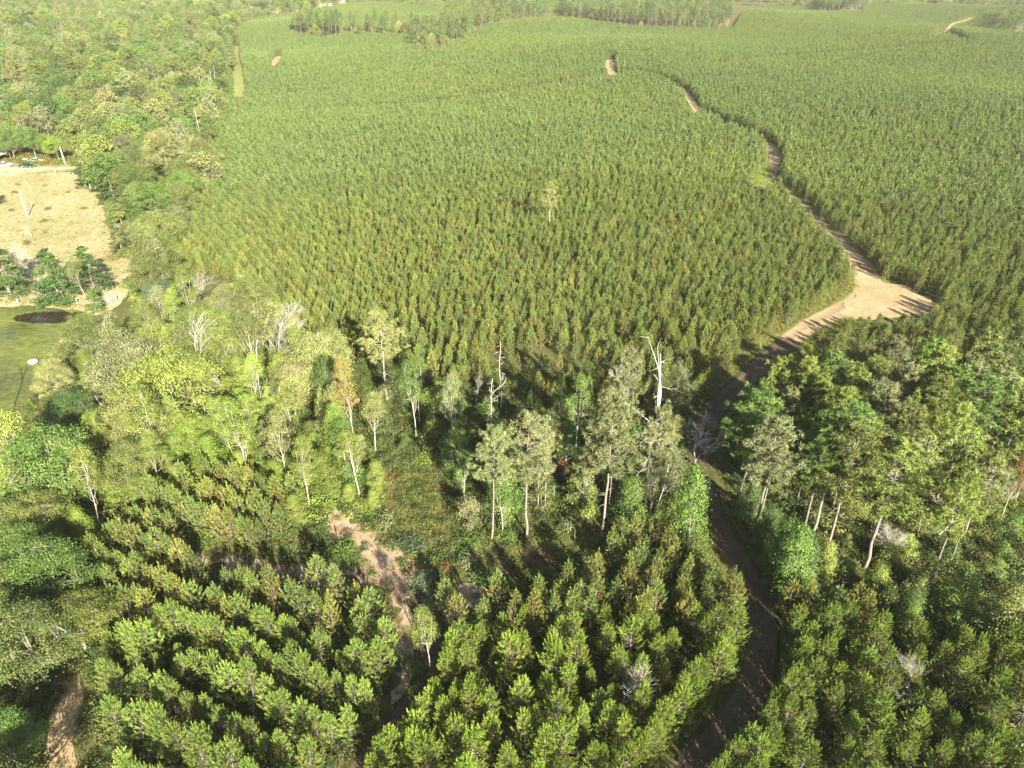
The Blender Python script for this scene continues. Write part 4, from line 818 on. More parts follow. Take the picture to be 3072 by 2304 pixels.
for px, py, h, c, fat, lab in [(481, 890, 10, 'blue-green', 1.0, 'round blue-green tree above the yellow-olive crowns'), (560, 1300, 7, 'lime', 1.1, 'bright lime vine mound below the olive crowns'), (125, 1390, 14, 'green', 1.05, 'big green crown at the left below the pond'),
                               (417, 1254, 12, 'pale olive', 1.0, 'broad pale olive crown in front of the big bare tree'), (486, 1060, 14, 'yellow-green', 1.0, 'very broad yellow-olive crown left of the big bare tree'), (258, 1015, 12, 'olive', 1.0, 'olive crown overhanging the pond edge'), (430, 975, 10, 'olive', 1.1, 'flat olive-green crown below the round blue-green tree'),
                               (690, 895, 9, 'pale olive', 1.0, 'pale olive crown right of the fan-shaped bare tree'), (436, 800, 9, 'pale olive', 1.0, 'pale thin-leaved tree at the top of the middle wood'), (200, 1222, 8, 'dark green', 1.0, 'dark rounded crown at the lower pond corner'), (300, 1285, 9, 'yellow-green', .8, 'yellow-green crown below the grey dead pine'),
                               (215, 1350, 9, 'yellow-green', .7, 'upright yellow-green crown right of the big green crown'), (430, 1470, 6, 'lime', 1.1, 'bright lime mound above the left pine rows'), (727, 1215, 8, 'lime', .8, 'lime crown right below the big bare tree'), (340, 1130, 11, 'olive', .9, 'olive crown behind the broad pale olive crown'), (590, 1010, 9, 'olive', .8, 'olive crown between the bare fan crown and big bare tree'),
                               (170, 1130, 9, 'pale olive', .9, 'pale olive crown on the lower pond shore'), (380, 1390, 9, 'olive', 1.0, 'olive crown above the slanting dead trunk'), (90, 1560, 10, 'olive', 1.0, 'olive crown below the big green crown'), (640, 950, 8, 'yellow-green', .8, 'small yellow-green crown under the pale fan-shaped bare tree'), (165, 435, 10, 'lime', 1.1, 'bright lime round tree behind the yard pole'), (70, 345, 13, 'yellow-green', 1.0, 'yellow-green tall tree behind the parked cars'),
                               (330, 215, 14, 'yellow-green', 1.1, 'large yellow-green crown in the left wood'), (513, 128, 12, 'lime', .8, 'lime crown standing out in the far left wood'), (20, 395, 12, 'olive', 1.1, 'olive tree behind the white carport roof')]:
    by_crown('broadleaf_tree', 'oak', int(px) % 4, px, py, .6, h, c, lab, 'tree', 'broadleaf trees', fat)
for b, t, c, lab in [((45, 482), 385, 'green', 'green tree behind the carport and white cars'), ((112, 480), 372, 'green', 'full green tree directly behind the rear white car'), ((150, 480), 395, 'lime', 'lime tree at the yard edge left of the yard pole'), ((228, 482), 400, 'olive', 'olive tree at the yard edge right of the yard pole'), ((-20, 478), 380, 'olive', 'olive tree cut by the left edge behind the carport'), ((270, 500), 420, 'green', 'green tree behind the dark round cedar'),
                     ((440, 478), 385, 'olive', 'broad olive tree at the top of the tan clearing'), ((520, 560), 380, 'pale olive', 'large pale olive tree right of the tan clearing'), ((560, 590), 470, 'olive', 'olive tree between the leaning snag and the short snag'), ((470, 720), 640, 'olive', 'olive crown at the foot of the leaning snag'), ((430, 700), 620, 'green', 'green crown left of the leaning snag foot'), ((500, 800), 700, 'olive', 'olive crown at the left corner of the plantation'), ((400, 740), 660, 'olive', 'olive crown at the lower pasture corner')]:
    F('broadleaf_tree', 'oak', int(b[0]) % 4, b, t, c, lab, 'tree', 'broadleaf trees', .9)
# ------------------------------------------------------------------ filling the stands
PX = lambda L, h=0: gpoly(L, h)
ISLP = [PX([(885, 113), (960, 122), (1030, 118), (1030, 98), (960, 93), (890, 96)]), PX([(2450, 40), (2500, 46), (2590, 42), (2580, 22), (2460, 20)]), PX([(2985, 100), (3040, 115), (3100, 110), (3100, 60), (3000, 60)])]
# young pines: five blocks
ROWC = math.atan2(-10.2, 23.3)
BLK = {}
C_P = PX([(417, 1536), (296, 1629), (227, 1730), (259, 1814), (324, 1906), (324, 1999), (333, 2092), (345, 2230), (330, 2420), (1030, 2420), (1075, 2184), (1130, 2115), (1200, 2045), (1149, 1953), (1177, 1860), (1112, 1758), (1029, 1740), (787, 1725), (602, 1700), (590, 1650), (680, 1640), (780, 1655), (880, 1620), (900, 1500), (800, 1450), (640, 1420), (540, 1480)], 1.5)
D_P = PX([(1487, 1758), (1454, 1795), (1357, 1930), (1325, 2045), (1177, 2156), (1140, 2230), (1090, 2420), (1960, 2420), (2048, 2230), (2117, 2138), (2187, 2022), (2224, 1906), (2187, 1814), (2117, 1721), (2060, 1620), (1950, 1575), (1880, 1610), (1834, 1660), (1718, 1680), (1580, 1700)], 1.5)
E_P = PX([(2349, 1832), (2465, 1790), (2627, 1810), (2742, 1888), (2881, 1906), (3200, 1930), (3200, 2460), (2130, 2460), (2180, 2304), (2326, 2138), (2363, 1999)], 1.5)
A_P = PX([(520, 800), (525, 700), (560, 610), (625, 560), (632, 450), (660, 350), (668, 296), (690, 194), (708, 83), (720, 62), (860, 50), (1000, 28), (1250, 14), (1690, 8), (1700, 60), (1900, 92), (2200, 95), (2240, 40), (2300, 20), (2500, 8), (3300, 4), (3600, 120), (3400, 500), (3300, 1090), (3072, 1050), (2830, 1040), (2600, 1110), (2420, 1120), (2300, 1120), (2190, 1190), (2080, 1240), (1900, 1250), (1720, 1260), (1500, 1240), (1350, 1160), (1150, 1110), (1000, 1090), (903, 1046), (847, 960), (764, 921), (700, 850), (560, 830)])
blocks = [('C', C_P, 3.4, 1.55, ROWC, .2), ('D', D_P, 2.6, 1.9, .35, .32), ('E', E_P, 2.6, 1.95, 1.9, .32)]
near_pts = []
for key, poly, row, step, ang, jit in blocks:
    P, J, I = grid_fill(poly, row, step, ang, jit, rp); k = clear(P, .4) & seen(P, 4.5, 150) & ~hides_road(P, 5.0); k &= rp.random(len(P)) > (.04 if key == 'C' else .07)
    near_pts += [(p[0], p[1], key, j, i) for p, j, i in zip(P[k], J[k], I[k])]
def edge_row(line, off, step, key, num):
    L = smooth_line(line, step); T = unit(np.gradient(L, axis=0)); Nn = np.stack([T[:, 1], -T[:, 0]], 1)
    for i, p in enumerate(L + Nn * off + rp.normal(size=L.shape) * .25): near_pts.append((p[0], p[1], key, num, i))
edge_row(ROAD[0:7], 2.9, 1.4, 'E', 900); edge_row(ROAD[0:6], 4.4, 1.8, 'E', 901); edge_row(ROAD[0:6], -3.1, 1.7, 'D', 900)
edge_row(TRACK_N[5:], -2.5, 1.8, 'D', 901)
near_pts.sort(key=lambda q: project(q[0], q[1], 0)[2])
hero, rest = near_pts[:300], near_pts[300:]
words = {'C': 'left block of slanting rows', 'D': 'central block between track and road', 'E': 'right block beyond the dirt road'}
order = {}
for q in hero: order.setdefault((q[2], q[3]), []).append(q)
rows = {k: sorted(set(a[1] for a in order if a[0] == k)) for k in 'CDE'}
ycen = {r: np.mean([q[1] for q in L]) for r, L in order.items()}
for k in 'CDE': rows[k].sort(key=lambda j: ycen[(k, j)] + (0 if k != 'E' else 0))
for (k, j), L in order.items():
    L.sort(key=lambda q: q[0])
    for n, q in enumerate(L):
        h = rp.uniform(4.7, 6.9) * (rp.uniform(.55, .85) if rp.random() < .14 else 1)
        c = {'C': (.146, .218, .044), 'D': (.145, .216, .032), 'E': (.130, .196, .032)}[k]
        pos = f'{ordw(n) or "first"} young pine from left in the {ordw(rows[k].index(j)) or "first"} row up, {words[k]}'
        plant('young_pine', 'young', int(rp.integers(0, 9)), q[0], q[1], h, shade(c, rp, .13), pos, 'tree', 'young plantation pines', fat=rp.uniform(1.05, 1.4))
pts = np.array([(q[0], q[1]) for q in rest]).reshape(-1, 2)
P, _, _ = grid_fill(A_P, 2.2, 1.4, 2.15, .3, rp)
k = clear(P, .5) & seen(P, 5, 200) & ~hides_road(P, 4.5)
for L, w in GAPS: k &= seg_dist(P, L) > w
for q in (ISLP): k &= ~inside(P, q)
thin = np.sin(P[:, 0] * .11 + 1) * np.sin(P[:, 1] * .13) + rp.normal(size=len(P)) * .6
k &= ~((thin > 1.05)); k &= rp.random(len(P)) > np.where(P[:, 1] < 122, .30, .035)
P = np.vstack([P[k], pts]); dist = np.hypot(P[:, 0], P[:, 1])
def pine_tints(P, rng):
    n = len(P); pat = .5 + .5 * np.sin(P[:, 0] * .021 + 2 * np.sin(P[:, 1] * .013)) * np.sin(P[:, 1] * .017 + .7)
    a = np.array([.122, .166, .032]); b = np.array([.088, .138, .040]); t = a + (b - a) * np.clip(pat * .6 + np.clip((P[:, 1] - 120) / 350, 0, .5) + rng.normal(0, .2, n), 0, 1)[:, None]
    warm = (rng.random(n) < np.clip(.28 - (P[:, 1] - 110) * .002, .03, .28)); t[warm] = t[warm] * .6 + np.array([.20, .175, .04]) * .4; 
    return np.clip(t * (1 + rng.normal(0, .14, (n, 1))), .01, .3)
nr = dist < 235
hh = np.where(P[:, 1] < 118, rp.uniform(.5, .95, len(P)), rp.uniform(.68, .86, len(P))); hh[-len(pts):] = rp.uniform(.85, 1.1, len(pts))
scatter('young_pine_plantation', [m[0] for m in PROTO['young_mid']], P[nr], hh[nr], pine_tints(P[nr], rp), rp, kind='stuff', fat=1.22, label='young pines of the plantation beyond the nearest three hundred')
scatter('young_pine_plantation', [m[0] for m in PROTO['young_far']], P[~nr], hh[~nr] * 1.05, pine_tints(P[~nr], rp), rp, kind='stuff', fat=1.25, label='distant young pines of the plantation')
N_PINES = len(P)
# broadleaf woods: left wood, middle wood, corner wood, pasture edge
MIX_A = ['olive', 'olive', 'yellow-green', 'olive', 'green', 'olive', 'grey-green', 'dark green', 'green', 'pale olive', 'green']
MIX_B = ['olive', 'yellow-green', 'olive', 'olive', 'green', 'pale olive', 'yellow-green', 'grey-green', 'pale olive']
MIX_C = ['olive', 'green', 'olive', 'yellow-green', 'olive', 'green']
taken = np.array([(o.location.x, o.location.y) for o in scene.objects if o.get('category') == 'tree' and o.name.split('.')[0] in ('broadleaf_tree', 'cedar_tree', 'slender_tree', 'pine_tree', 'vine_covered_tree')])
def free(P, d): return np.array([np.min(np.hypot(taken[:, 0] - p[0], taken[:, 1] - p[1])) > d for p in P], bool) if len(P) else np.zeros(0, bool)
WOOD_FAR = PX([(-300, 470), (240, 478), (300, 540), (330, 560), (420, 480), (560, 520), (625, 540), (628, 450), (655, 350), (660, 296), (683, 194), (700, 110), (706, 70), (760, 50), (1000, 18), (800, 2), (-300, 2)], 5)
MID = PX([(470, 770), (500, 860), (640, 880), (740, 900), (790, 980), (880, 1080), (960, 1130), (980, 1220), (900, 1290), (700, 1290), (560, 1320), (440, 1440), (330, 1530), (230, 1620), (-200, 1640), (-200, 1360), (60, 1330), (140, 1230), (200, 1100), (250, 990), (350, 940), (400, 870), (440, 800)], 5)
CORNER = PX([(-250, 1600), (150, 1620), (230, 1760), (230, 1960), (140, 2010), (110, 2160), (60, 2330), (60, 2440), (-250, 2440)], 4)
EDGE = PX([(350, 480), (480, 420), (600, 470), (640, 540), (560, 600), (500, 720), (430, 740), (400, 640), (330, 560)], 4)
def crown_r(key): return {'oak': .40, 'column': .2, 'slim': .17}[key]
def broad(P, mix, hs, fat=(.85, 1.15), group='broadleaf trees', key='oak', name='broadleaf_tree', word='broadleaf tree'):
    for p in P:
        c = mix[int(rp.integers(len(mix)))]; h = rp.uniform(*hs); size = 'tall ' if h > hs[0] + .75 * (hs[1] - hs[0]) else ('low ' if h < hs[0] + .2 * (hs[1] - hs[0]) else ''); v = int(rp.integers(4)); f = rp.uniform(*fat)
        if covers(p[0], p[1], h, h * crown_r(key) * f): continue
        NM.add(f'{size}{c} {word}', p[0], p[1], lambda lab, p=p, c=c, h=h, v=v, f=f: plant(name, key, v, p[0], p[1], h, shade(c, rp), lab, 'tree', group, fat=f))
P = poisson(MID, 4.1, rp); P = P[clear(P, 2) & seen(P, 9) & free(P, 2.5)]; P = P[~inside(P, gpoly([(0, 1330), (0, 1270), (140, 1240), (200, 1060), (255, 960), (330, 930), (340, 870), (200, 870), (0, 880)], 0))]
nmid = len(P); sel = rp.random(nmid); kind_ = np.where(sel < .26, 0, np.where(sel < .46, 1, 2))
broad(P[kind_ == 0], MIX_B, (10, 15)); broad(P[kind_ == 1], ['yellow-green', 'yellow-green', 'lime', 'green', 'olive'], (6, 11), (.9, 1.3), 'vine-draped leafy trees', 'column', 'vine_covered_tree', 'vine-draped tree')
broad(P[kind_ == 2], ['yellow-green', 'olive', 'yellow-green', 'grey-green'], (12, 17.5), (.85, 1.3), 'slender pale-trunked trees', 'slim', 'slender_tree', 'slender tree')
P = poisson(CORNER, 4.2, rp); P = P[clear(P, 2.2) & seen(P, 8, 100) & free(P, 2.5)]; broad(P, MIX_C, (7, 11)); ncor = len(P)
P = poisson(EDGE, 6, rp); P = P[seen(P, 8) & free(P, 3.5)]; broad(P, ['olive', 'olive', 'green', 'grey-green'], (8, 13)); nedge = len(P)
# the far wood: the nearest trees one by one, the rest as one mass
P = poisson(WOOD_FAR, 7.6, rp, 60000); P = P[seen(P, 12, 120) & free(P, 3.0) & (seg_dist(P, LANE_L) > 4)]; P = P[~inside(P, PASTURE) & ~inside(P, YARD_P) & ~inside(P, TAN2)]
P = P[np.argsort(np.hypot(P[:, 0], P[:, 1]))]; vis = seen(P, 8, 0)
nfar = 130; one = P[vis][:nfar]; rest_w = np.vstack([P[vis][nfar:], P[~vis]])
for p in one:
    c = MIX_A[int(rp.integers(len(MIX_A)))]; h = rp.uniform(10, 16)
    if covers(p[0], p[1], h, h * .4): continue
    h = h; v = int(rp.integers(4)); isp = rp.random() < .16
    size = 'tall ' if h > 14.5 else ('low ' if h < 11.2 else '')
    if isp: NM.add(f'{size}bushy pine', p[0], p[1], lambda lab, p=p, h=h, v=v: plant_one('pine_tree', 'far_pine', v, p[0], p[1], h * 1.15, shade('grey-green', rp), lab, 'tree', 'pines in the left wood', 1.15))
    else: NM.add(f'{size}{c} tree', p[0], p[1], lambda lab, p=p, h=h, v=v, c=c: plant_one('broadleaf_tree', 'far_oak', v, p[0], p[1], h, shade(c, rp), lab, 'tree', 'broadleaf trees', rp.uniform(.85, 1.1)))
def tints(n, mix, rng): return np.array([shade(mix[int(rng.integers(len(mix)))], rng) for _ in range(n)]).reshape(-1, 3)
isp = rp.random(len(rest_w)) < .14
scatter('far_wood', [m[0] for m in PROTO['far_oak_i']], rest_w[~isp], rp.uniform(.7, 1.12, (~isp).sum()), tints((~isp).sum(), MIX_A, rp), rp, kind='stuff', label='far broadleaf wood on the left')
# behind the plantation: woods to the horizon
xb = rp.uniform(-1200, 1200, 5600); yb = rp.uniform(1010, 1800, 5600); Pb = np.stack([xb, yb], 1); Pb = Pb[seen(Pb, 14, 250) | (Pb[:, 1] > 950)]
patch = np.sin(Pb[:, 0] * .012 + 1.3) + np.sin(Pb[:, 1] * .016 + Pb[:, 0] * .004); Pb = Pb[(patch > -.9) | (Pb[:, 1] > 1150)]
scatter('far_wood', [m[0] for m in PROTO['far_oak_i']], Pb[::2], rp.uniform(.7, 1.1, len(Pb[::2])), tints(len(Pb[::2]), MIX_A, rp), rp, kind='stuff', label='mixed woods on the far hills')
scatter('far_pines', [m[0] for m in PROTO['far_pine_i']], np.vstack([Pb[1::2], rest_w[isp]]), rp.uniform(.8, 1.1, len(Pb[1::2]) + isp.sum()), tints(len(Pb[1::2]) + isp.sum(), ['grey-green', 'green', 'olive'], rp), rp, kind='stuff', label='tall pines on the far hills')
# pine islands and the pale strip beyond the plantation (base pixels)
ISL = [(PX([(885, 113), (960, 122), (1030, 118), (1030, 100), (960, 95), (890, 98)]), 5.0, .85, 'left island pine', 'pines of the left island'), (PX([(1040, 118), (1250, 122), (1300, 100), (1180, 96), (1050, 104)]), 8, .5, 'scattered strip pine', 'pines of the pale strip'),
       (PX([(1240, 170), (1330, 165), (1420, 110), (1500, 85), (1650, 66), (1650, 50), (1450, 60), (1340, 90), (1250, 130)]), 6.5, .5, 'pale strip pine', 'pines of the pale strip'), (PX([(1690, 66), (1760, 72), (1900, 92), (2060, 100), (2190, 100), (2180, 78), (2060, 70), (1900, 62), (1760, 50), (1690, 48)]), 6.0, .9, 'long strip pine', 'pines of the long strip'),
       (PX([(2450, 40), (2500, 44), (2580, 40), (2580, 22), (2460, 20)]), 6, .95, 'right island pine', 'pines of the right island'), (PX([(2985, 100), (3040, 115), (3100, 110), (3100, 70), (3000, 60)]), 6, .9, 'right edge pine', 'pines at the right edge'),
       (PX([(655, 300), (690, 300), (690, 180), (680, 180), (655, 280)]), 5, .4, 'wood-edge pine', 'pines at the wood edge')]
spare = []
for poly, d, pf, word, grp in ISL:
    P = poisson(poly, d, rp, 4000); P = P[seen(P, 10, 0)]; P = P[np.argsort(P[:, 1])]; spare.append(P[40:]); P = P[:40]
    for p in P:
        v = int(rp.integers(4))
        if rp.random() < pf: h = rp.uniform(17, 22); NM.add(('tall ' if h > 20 else '') + word, p[0], p[1], lambda lab, p=p, h=h, v=v, grp=grp: plant_one('pine_tree', 'far_pine', v, p[0], p[1], h, shade(['dark green', 'green', 'olive', 'dark green'][v], rp), lab, 'tree', grp, rp.uniform(.75, 1.0)))
        else: c = ['yellow-green', 'pale olive', 'green', 'olive'][v]; h = rp.uniform(8, 14); NM.add(f'{c} tree amid {word}s', p[0], p[1], lambda lab, p=p, h=h, v=v, c=c: plant_one('broadleaf_tree', 'far_oak', v, p[0], p[1], h, shade(c, rp), lab, 'tree', 'broadleaf trees', .75))
spare = np.vstack(spare); scatter('far_pines', [m[0] for m in PROTO['far_pine_i']], spare, rp.uniform(.85, 1.1, len(spare)), tints(len(spare), ['green', 'dark green', 'olive'], rp), rp, kind='stuff', label='pines deeper in the far stands')
deep = poisson(PX([(1690, 60), (1900, 76), (2190, 80), (2190, 30), (1900, 8), (1690, 8)]), 7, rp, 6000); scatter('far_pines', [m[0] for m in PROTO['far_pine_i']], deep, rp.uniform(.85, 1.1, len(deep)), tints(len(deep), ['dark green', 'green', 'olive'], rp), rp, kind='stuff', label='tall pines behind the long strip')
# leafy trees that stand over the right side of the dirt road
for b, t, c, fat, lab in [((2352, 1800), 1560, 'green', .95, 'tall leafy column right of the dirt road over the shaded bend'), ((2395, 1770), 1590, 'dark green', 1.0, 'dark leafy column behind the tall roadside column'), ((2325, 1720), 1560, 'green', 1.1, 'leafy mass at the roadside below the bright green pine'),
                          ((2290, 1640), 1500, 'dark green', 1.2, 'dark leafy roadside mound nearest the roadside pine trunks'), ((2440, 1750), 1610, 'yellow-green', 1.0, 'yellowish leafy column in front of a leaning pine'), ((2230, 1560), 1440, 'dark green', 1.2, 'dark low leafy mass under the bright green roadside pine'),
                          ((2620, 1830), 1690, 'yellow-green', 1.2, 'yellow-green leafy column at the foot of the stout leaning pine'), ((2700, 1900), 1760, 'green', 1.1, 'leafy column left of the foremost leaning pine foot'), ((2850, 1850), 1690, 'yellow-green', 1.3, 'leafy column right of the foremost leaning pine foot'),
                          ((2960, 1940), 1740, 'olive', 1.2, 'olive leafy column above the right young pines'), ((3040, 1990), 1830, 'yellow-green', 1.3, 'yellow-green leafy column at the right edge'), ((1880, 1590), 1420, 'green', 1.2, 'leafy column with pale flecks left of the tallest snag')]:
    F('vine_covered_tree', 'column', int(b[0]) % 3, b, t, c, lab, 'tree', 'leafy columns of the right grove', fat)
# middle grove undergrowth, right grove understorey: saplings and shrubs as things
GROVE = PX([(1010, 1180), (1180, 1180), (1330, 1180), (1480, 1250), (1700, 1270), (1900, 1270), (2060, 1250), (2060, 1600), (1880, 1590), (1760, 1640), (1560, 1700), (1440, 1740), (1330, 1700), (1400, 1600), (1390, 1480), (1290, 1390), (1180, 1370), (1060, 1460), (1000, 1400), (960, 1290)], 1)
RIGHT = PX([(2230, 1180), (2420, 1090), (2800, 1080), (3200, 1060), (3200, 1930), (2881, 1906), (2742, 1880), (2627, 1800), (2465, 1790), (2340, 1830), (2300, 1700), (2200, 1540), (2170, 1400), (2190, 1240)], 1)
LOWMID = PX([(560, 1340), (700, 1300), (900, 1300), (980, 1240), (1040, 1420), (1130, 1450), (1120, 1530), (1000, 1510), (900, 1560), (780, 1460), (640, 1420), (520, 1480), (450, 1450)], 1)
def small(poly, d, mix, hs, key, name, word, grp, cat='tree', fat=(.9, 1.2), keep=1.0, lim=400):
    P = poisson(poly, d, rp, 9000); P = P[clear(P, .8) & seen(P, 3, 40)]; P = P[rp.random(len(P)) < keep][:lim]
    for p in P:
        c = mix[int(rp.integers(len(mix)))]; h = rp.uniform(*hs); v = int(rp.integers(4)); f = rp.uniform(*fat)
        NM.add(f'{c} {word}', p[0], p[1], lambda lab, p=p, c=c, h=h, v=v, f=f: plant(name, key, v, p[0], p[1], h, shade(c, rp), lab, cat, grp, fat=f))
    return len(P)
UM = ['green', 'yellow-green', 'olive', 'green', 'yellow-green', 'dark green', 'grey-green', 'olive']
ns = small(GROVE, 4.6, UM, (2.5, 6), 'sapling', 'sapling', 'sapling in the grove', 'saplings under the grove'); ns += small(RIGHT, 4.0, UM + ['yellow-green', 'lime'], (1.8, 4.5), 'sapling', 'sapling', 'leafy sapling', 'saplings under the right grove')
P = poisson(LOWMID, 5.0, rp); P = P[clear(P, 1.5)]; broad(P, ['yellow-green', 'pale olive', 'yellow-green', 'lime'], (10, 15), (.8, 1.25), 'slender pale-trunked trees', 'slim', 'slender_tree', 'slender tree over the vines')
P = poisson(GROVE, 6.0, rp); P = P[clear(P, 1.5) & ~inside(P, CLEAR_G)]; broad(P, ['green', 'yellow-green', 'green', 'grey-green', 'pale olive'], (8, 14), (.75, 1.2), 'leafy trees of the grove', 'slim', 'slender_tree', 'leafy grove tree')
ns += small(LOWMID, 3.6, ['lime', 'yellow-green', 'yellow-green', 'green', 'olive'], (3, 7), 'column', 'vine_covered_tree', 'vine-hung sapling', 'vine-draped leafy trees', fat=(1.1, 1.7))
nb = small(GROVE, 3.4, UM + ['rusty'], (.8, 2.0), 'bush', 'shrub', 'shrub', 'shrubs in the grove', 'shrub', (.9, 1.6), .8); nb += small(RIGHT, 5.2, UM, (1., 2.2), 'bush', 'shrub', 'leafy shrub', 'shrubs under the right grove', 'shrub', (1, 1.7), .8, 90)
nb += small(LOWMID, 4.4, ['lime', 'yellow-green', 'green', 'olive'], (.9, 2.), 'bush', 'shrub', 'brushy shrub', 'shrubs among the vines', 'shrub', (1, 1.7))
nb += small(CLEAR_G, 5.0, ['olive', 'yellow-green', 'rusty'], (.6, 1.3), 'bush', 'shrub', 'weedy shrub', 'shrubs in the weedy clearing', 'shrub', (.8, 1.4))
nb += small(PX([(20, 560), (160, 540), (250, 600), (330, 720), (380, 790), (200, 780), (40, 720)]), 8, ['olive', 'pale olive', 'rusty', 'yellow-green'], (.6, 1.5), 'bush', 'shrub', 'scrubby bush in the pasture', 'shrubs in the pasture', 'shrub', (.9, 1.5), .6)
for px, py, h, c, lab in [(1030, 1660, 1.6, 'green', 'bright green shrub island in the red clearing'), (1060, 1690, 1.2, 'green', 'low green shrub at the foot of the shrub island'), (1160, 1570, 1.8, 'grey-green', 'round grey-green shrub above the red clearing'), (1260, 1760, 2.4, 'blue-green', 'feathery blue-green bush in the middle of the red clearing'), (1240, 1640, 1.8, 'blue-green', 'feathery bush on the edge of the weedy clearing'),
                          (1300, 1820, 1.4, 'grey-green', 'pale shrub above the sycamore'), (1250, 2005, 1.4, 'green', 'green shrub left of the sycamore foot'), (1310, 2040, 1.2, 'yellow-green', 'low shrub right of the sycamore foot'), (1410, 1690, 2.0, 'grey-green', 'round silver-green shrub near the grove edge'), (1450, 1740, 1.6, 'green', 'shrub on the lower corner of the grove'), (110, 1250, 1.2, 'olive', 'olive shrub on the pond shore'), (75, 1290, 1.2, 'rusty', 'rusty shrub at the foot of the pond')]:
    x, y = at(px, py); plant('shrub', 'bush', px % 3, x, y, h, shade(c, rp, .05), lab, 'shrub', 'shrubs at the clearing', fat=1.1)
NM.flush()
# ground cover: grass and low weeds, one object per stand
def cover(name, poly, d, mix, meshes, scl, lab, extra=0.0, polys=True, tries=40000, noclear=False, dim=1.0):
    lo, hi = poly.min(0), poly.max(0); n = int((hi - lo).prod() / (d * d)); P = lo + rp.random((min(n, tries), 2)) * (hi - lo); P = P[inside(P, poly)]
    if not noclear: P = P[clear(P, extra, polys)]
    P = P[seen(P, 1, 80)]; n = len(P)
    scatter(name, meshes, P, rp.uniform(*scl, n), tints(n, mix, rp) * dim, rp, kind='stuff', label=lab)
BI = [m[0] for m in PROTO['bush_i']]
FORE = PX([(-300, 1250), (300, 1000), (800, 900), (1000, 1050), (2200, 1180), (3300, 1080), (3300, 2500), (-300, 2500)])
cover('undergrowth', FORE, .95, ['olive', 'green', 'yellow-green', 'olive', 'dark green', 'green'], BI, (.45, 1.1), 'low brush on the floor of the stands', .5, dim=.62)  # brush tints dimmed to paint in deeper shade under the trees
cover('undergrowth', PX([(300, 540), (560, 480), (650, 480), (640, 560), (560, 700), (560, 900), (440, 960), (380, 850), (440, 780), (420, 720), (340, 680)]), 1.1, ['olive', 'yellow-green', 'green', 'olive'], BI, (.8, 1.9), 'brush along the plantation edge', 1)
cover('undergrowth', PX([(-200, 440), (240, 440), (320, 520), (240, 500), (-200, 476)]), 1.4, ['olive', 'green', 'rusty'], BI, (.8, 1.7), 'brush along the yard edge', 1, noclear=True)
cover('grass', PX([(1960, 2400), (2090, 2240), (2190, 2080), (2210, 1930), (2180, 1800), (2290, 1800), (2360, 1900), (2360, 2020), (2280, 2200), (2160, 2400)]), .9, ['olive', 'yellow-green', (.2, .15, .07)], GR, (.4, .9), 'sparse weeds in the shaded dirt road', noclear=True)
cover('undergrowth', MID, 1.0, ['yellow-green', 'olive', 'green', 'lime'], BI, (.6, 1.5), 'brush under the middle wood', 1)
cover('undergrowth', LOWMID, .9, ['yellow-green', 'lime', 'green', 'yellow-green'], BI, (.6, 1.5), 'vines and weeds over the ground', .5)
cover('grass', PASTURE, .75, ['pale olive', 'olive', (.30, .26, .13), (.33, .28, .16), (.34, .29, .17), (.22, .16, .08), 'pale olive'], GR, (.35, 1.0), 'dry pasture grass', noclear=True)
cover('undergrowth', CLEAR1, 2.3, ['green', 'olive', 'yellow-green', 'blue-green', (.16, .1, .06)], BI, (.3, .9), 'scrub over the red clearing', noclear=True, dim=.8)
cover('undergrowth', CLEAR_E, .8, ['green', 'olive', 'yellow-green', (.16, .1, .06)], BI, (.4, 1.0), 'scrub along the shaded strip of soil', noclear=True, dim=.7)
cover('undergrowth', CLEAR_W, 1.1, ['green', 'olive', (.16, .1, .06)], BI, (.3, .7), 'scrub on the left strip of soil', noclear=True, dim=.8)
cover('grass', LANDING, 1.5, ['olive', 'yellow-green', (.3, .22, .12)], GR, (.4, .9), 'sparse weeds on the sandy landing', noclear=True)
cover('grass', CLEAR1, .8, [(.24, .17, .1), (.3, .24, .15), 'olive', (.15, .1, .06)], GR, (.4, 1.0), 'dead weeds on the red clearing', noclear=True)
cover('grass', CLEAR_G, .42, ['pale olive', 'yellow-green', (.26, .22, .08), 'olive', (.28, .2, .1)], GR, (.8, 2.0), 'tall weeds of the clearing', noclear=True)
PL = lambda a, b: np.array([(x, y) for x, y in a + b[::-1]])
def verge(line, a, b, d, mix, scl, lab, meshes=GR):
    L = smooth_line(line, 1.0); T = unit(np.gradient(L, axis=0)); Nn = np.stack([T[:, 1], -T[:, 0]], 1); n = int(len(L) * (b - a) / d / d)
    i = rp.integers(0, len(L), n); s = rp.choice([-1, 1], n) * rp.uniform(a, b, n); P = L[i] + Nn[i] * s[:, None] + rp.normal(size=(n, 2)) * .2; P = P[~inside(P, LANDING)]; P = P[seen(P, 1, 50)]; n = len(P)
    scatter('grass', meshes, P, rp.uniform(*scl, n), tints(n, mix, rp), rp, kind='stuff', label=lab)
GM = ['yellow-green', (.20, .20, .05), (.17, .18, .04), 'pale olive', (.26, .22, .09)]
verge(ROAD[:16], 2.2, 4.2, .38, GM, (.5, 1.3), 'grass along the dirt road'); verge(ROAD[13:32], 2.6, 5.4, .5, ['lime', (.20, .22, .05), 'yellow-green', (.24, .22, .07)], (.7, 1.6), 'bright grass along the sandy road')
verge(TRACK_N, 1.6, 3.4, .5, ['olive', 'rusty', 'green', (.22, .17, .08)], (.5, 1.1), 'weeds along the track'); verge(np.vstack([TRACK_W]), 1.2, 2.6, .45, ['yellow-green', 'green', 'rusty'], (.6, 1.3), 'weeds along the short track')
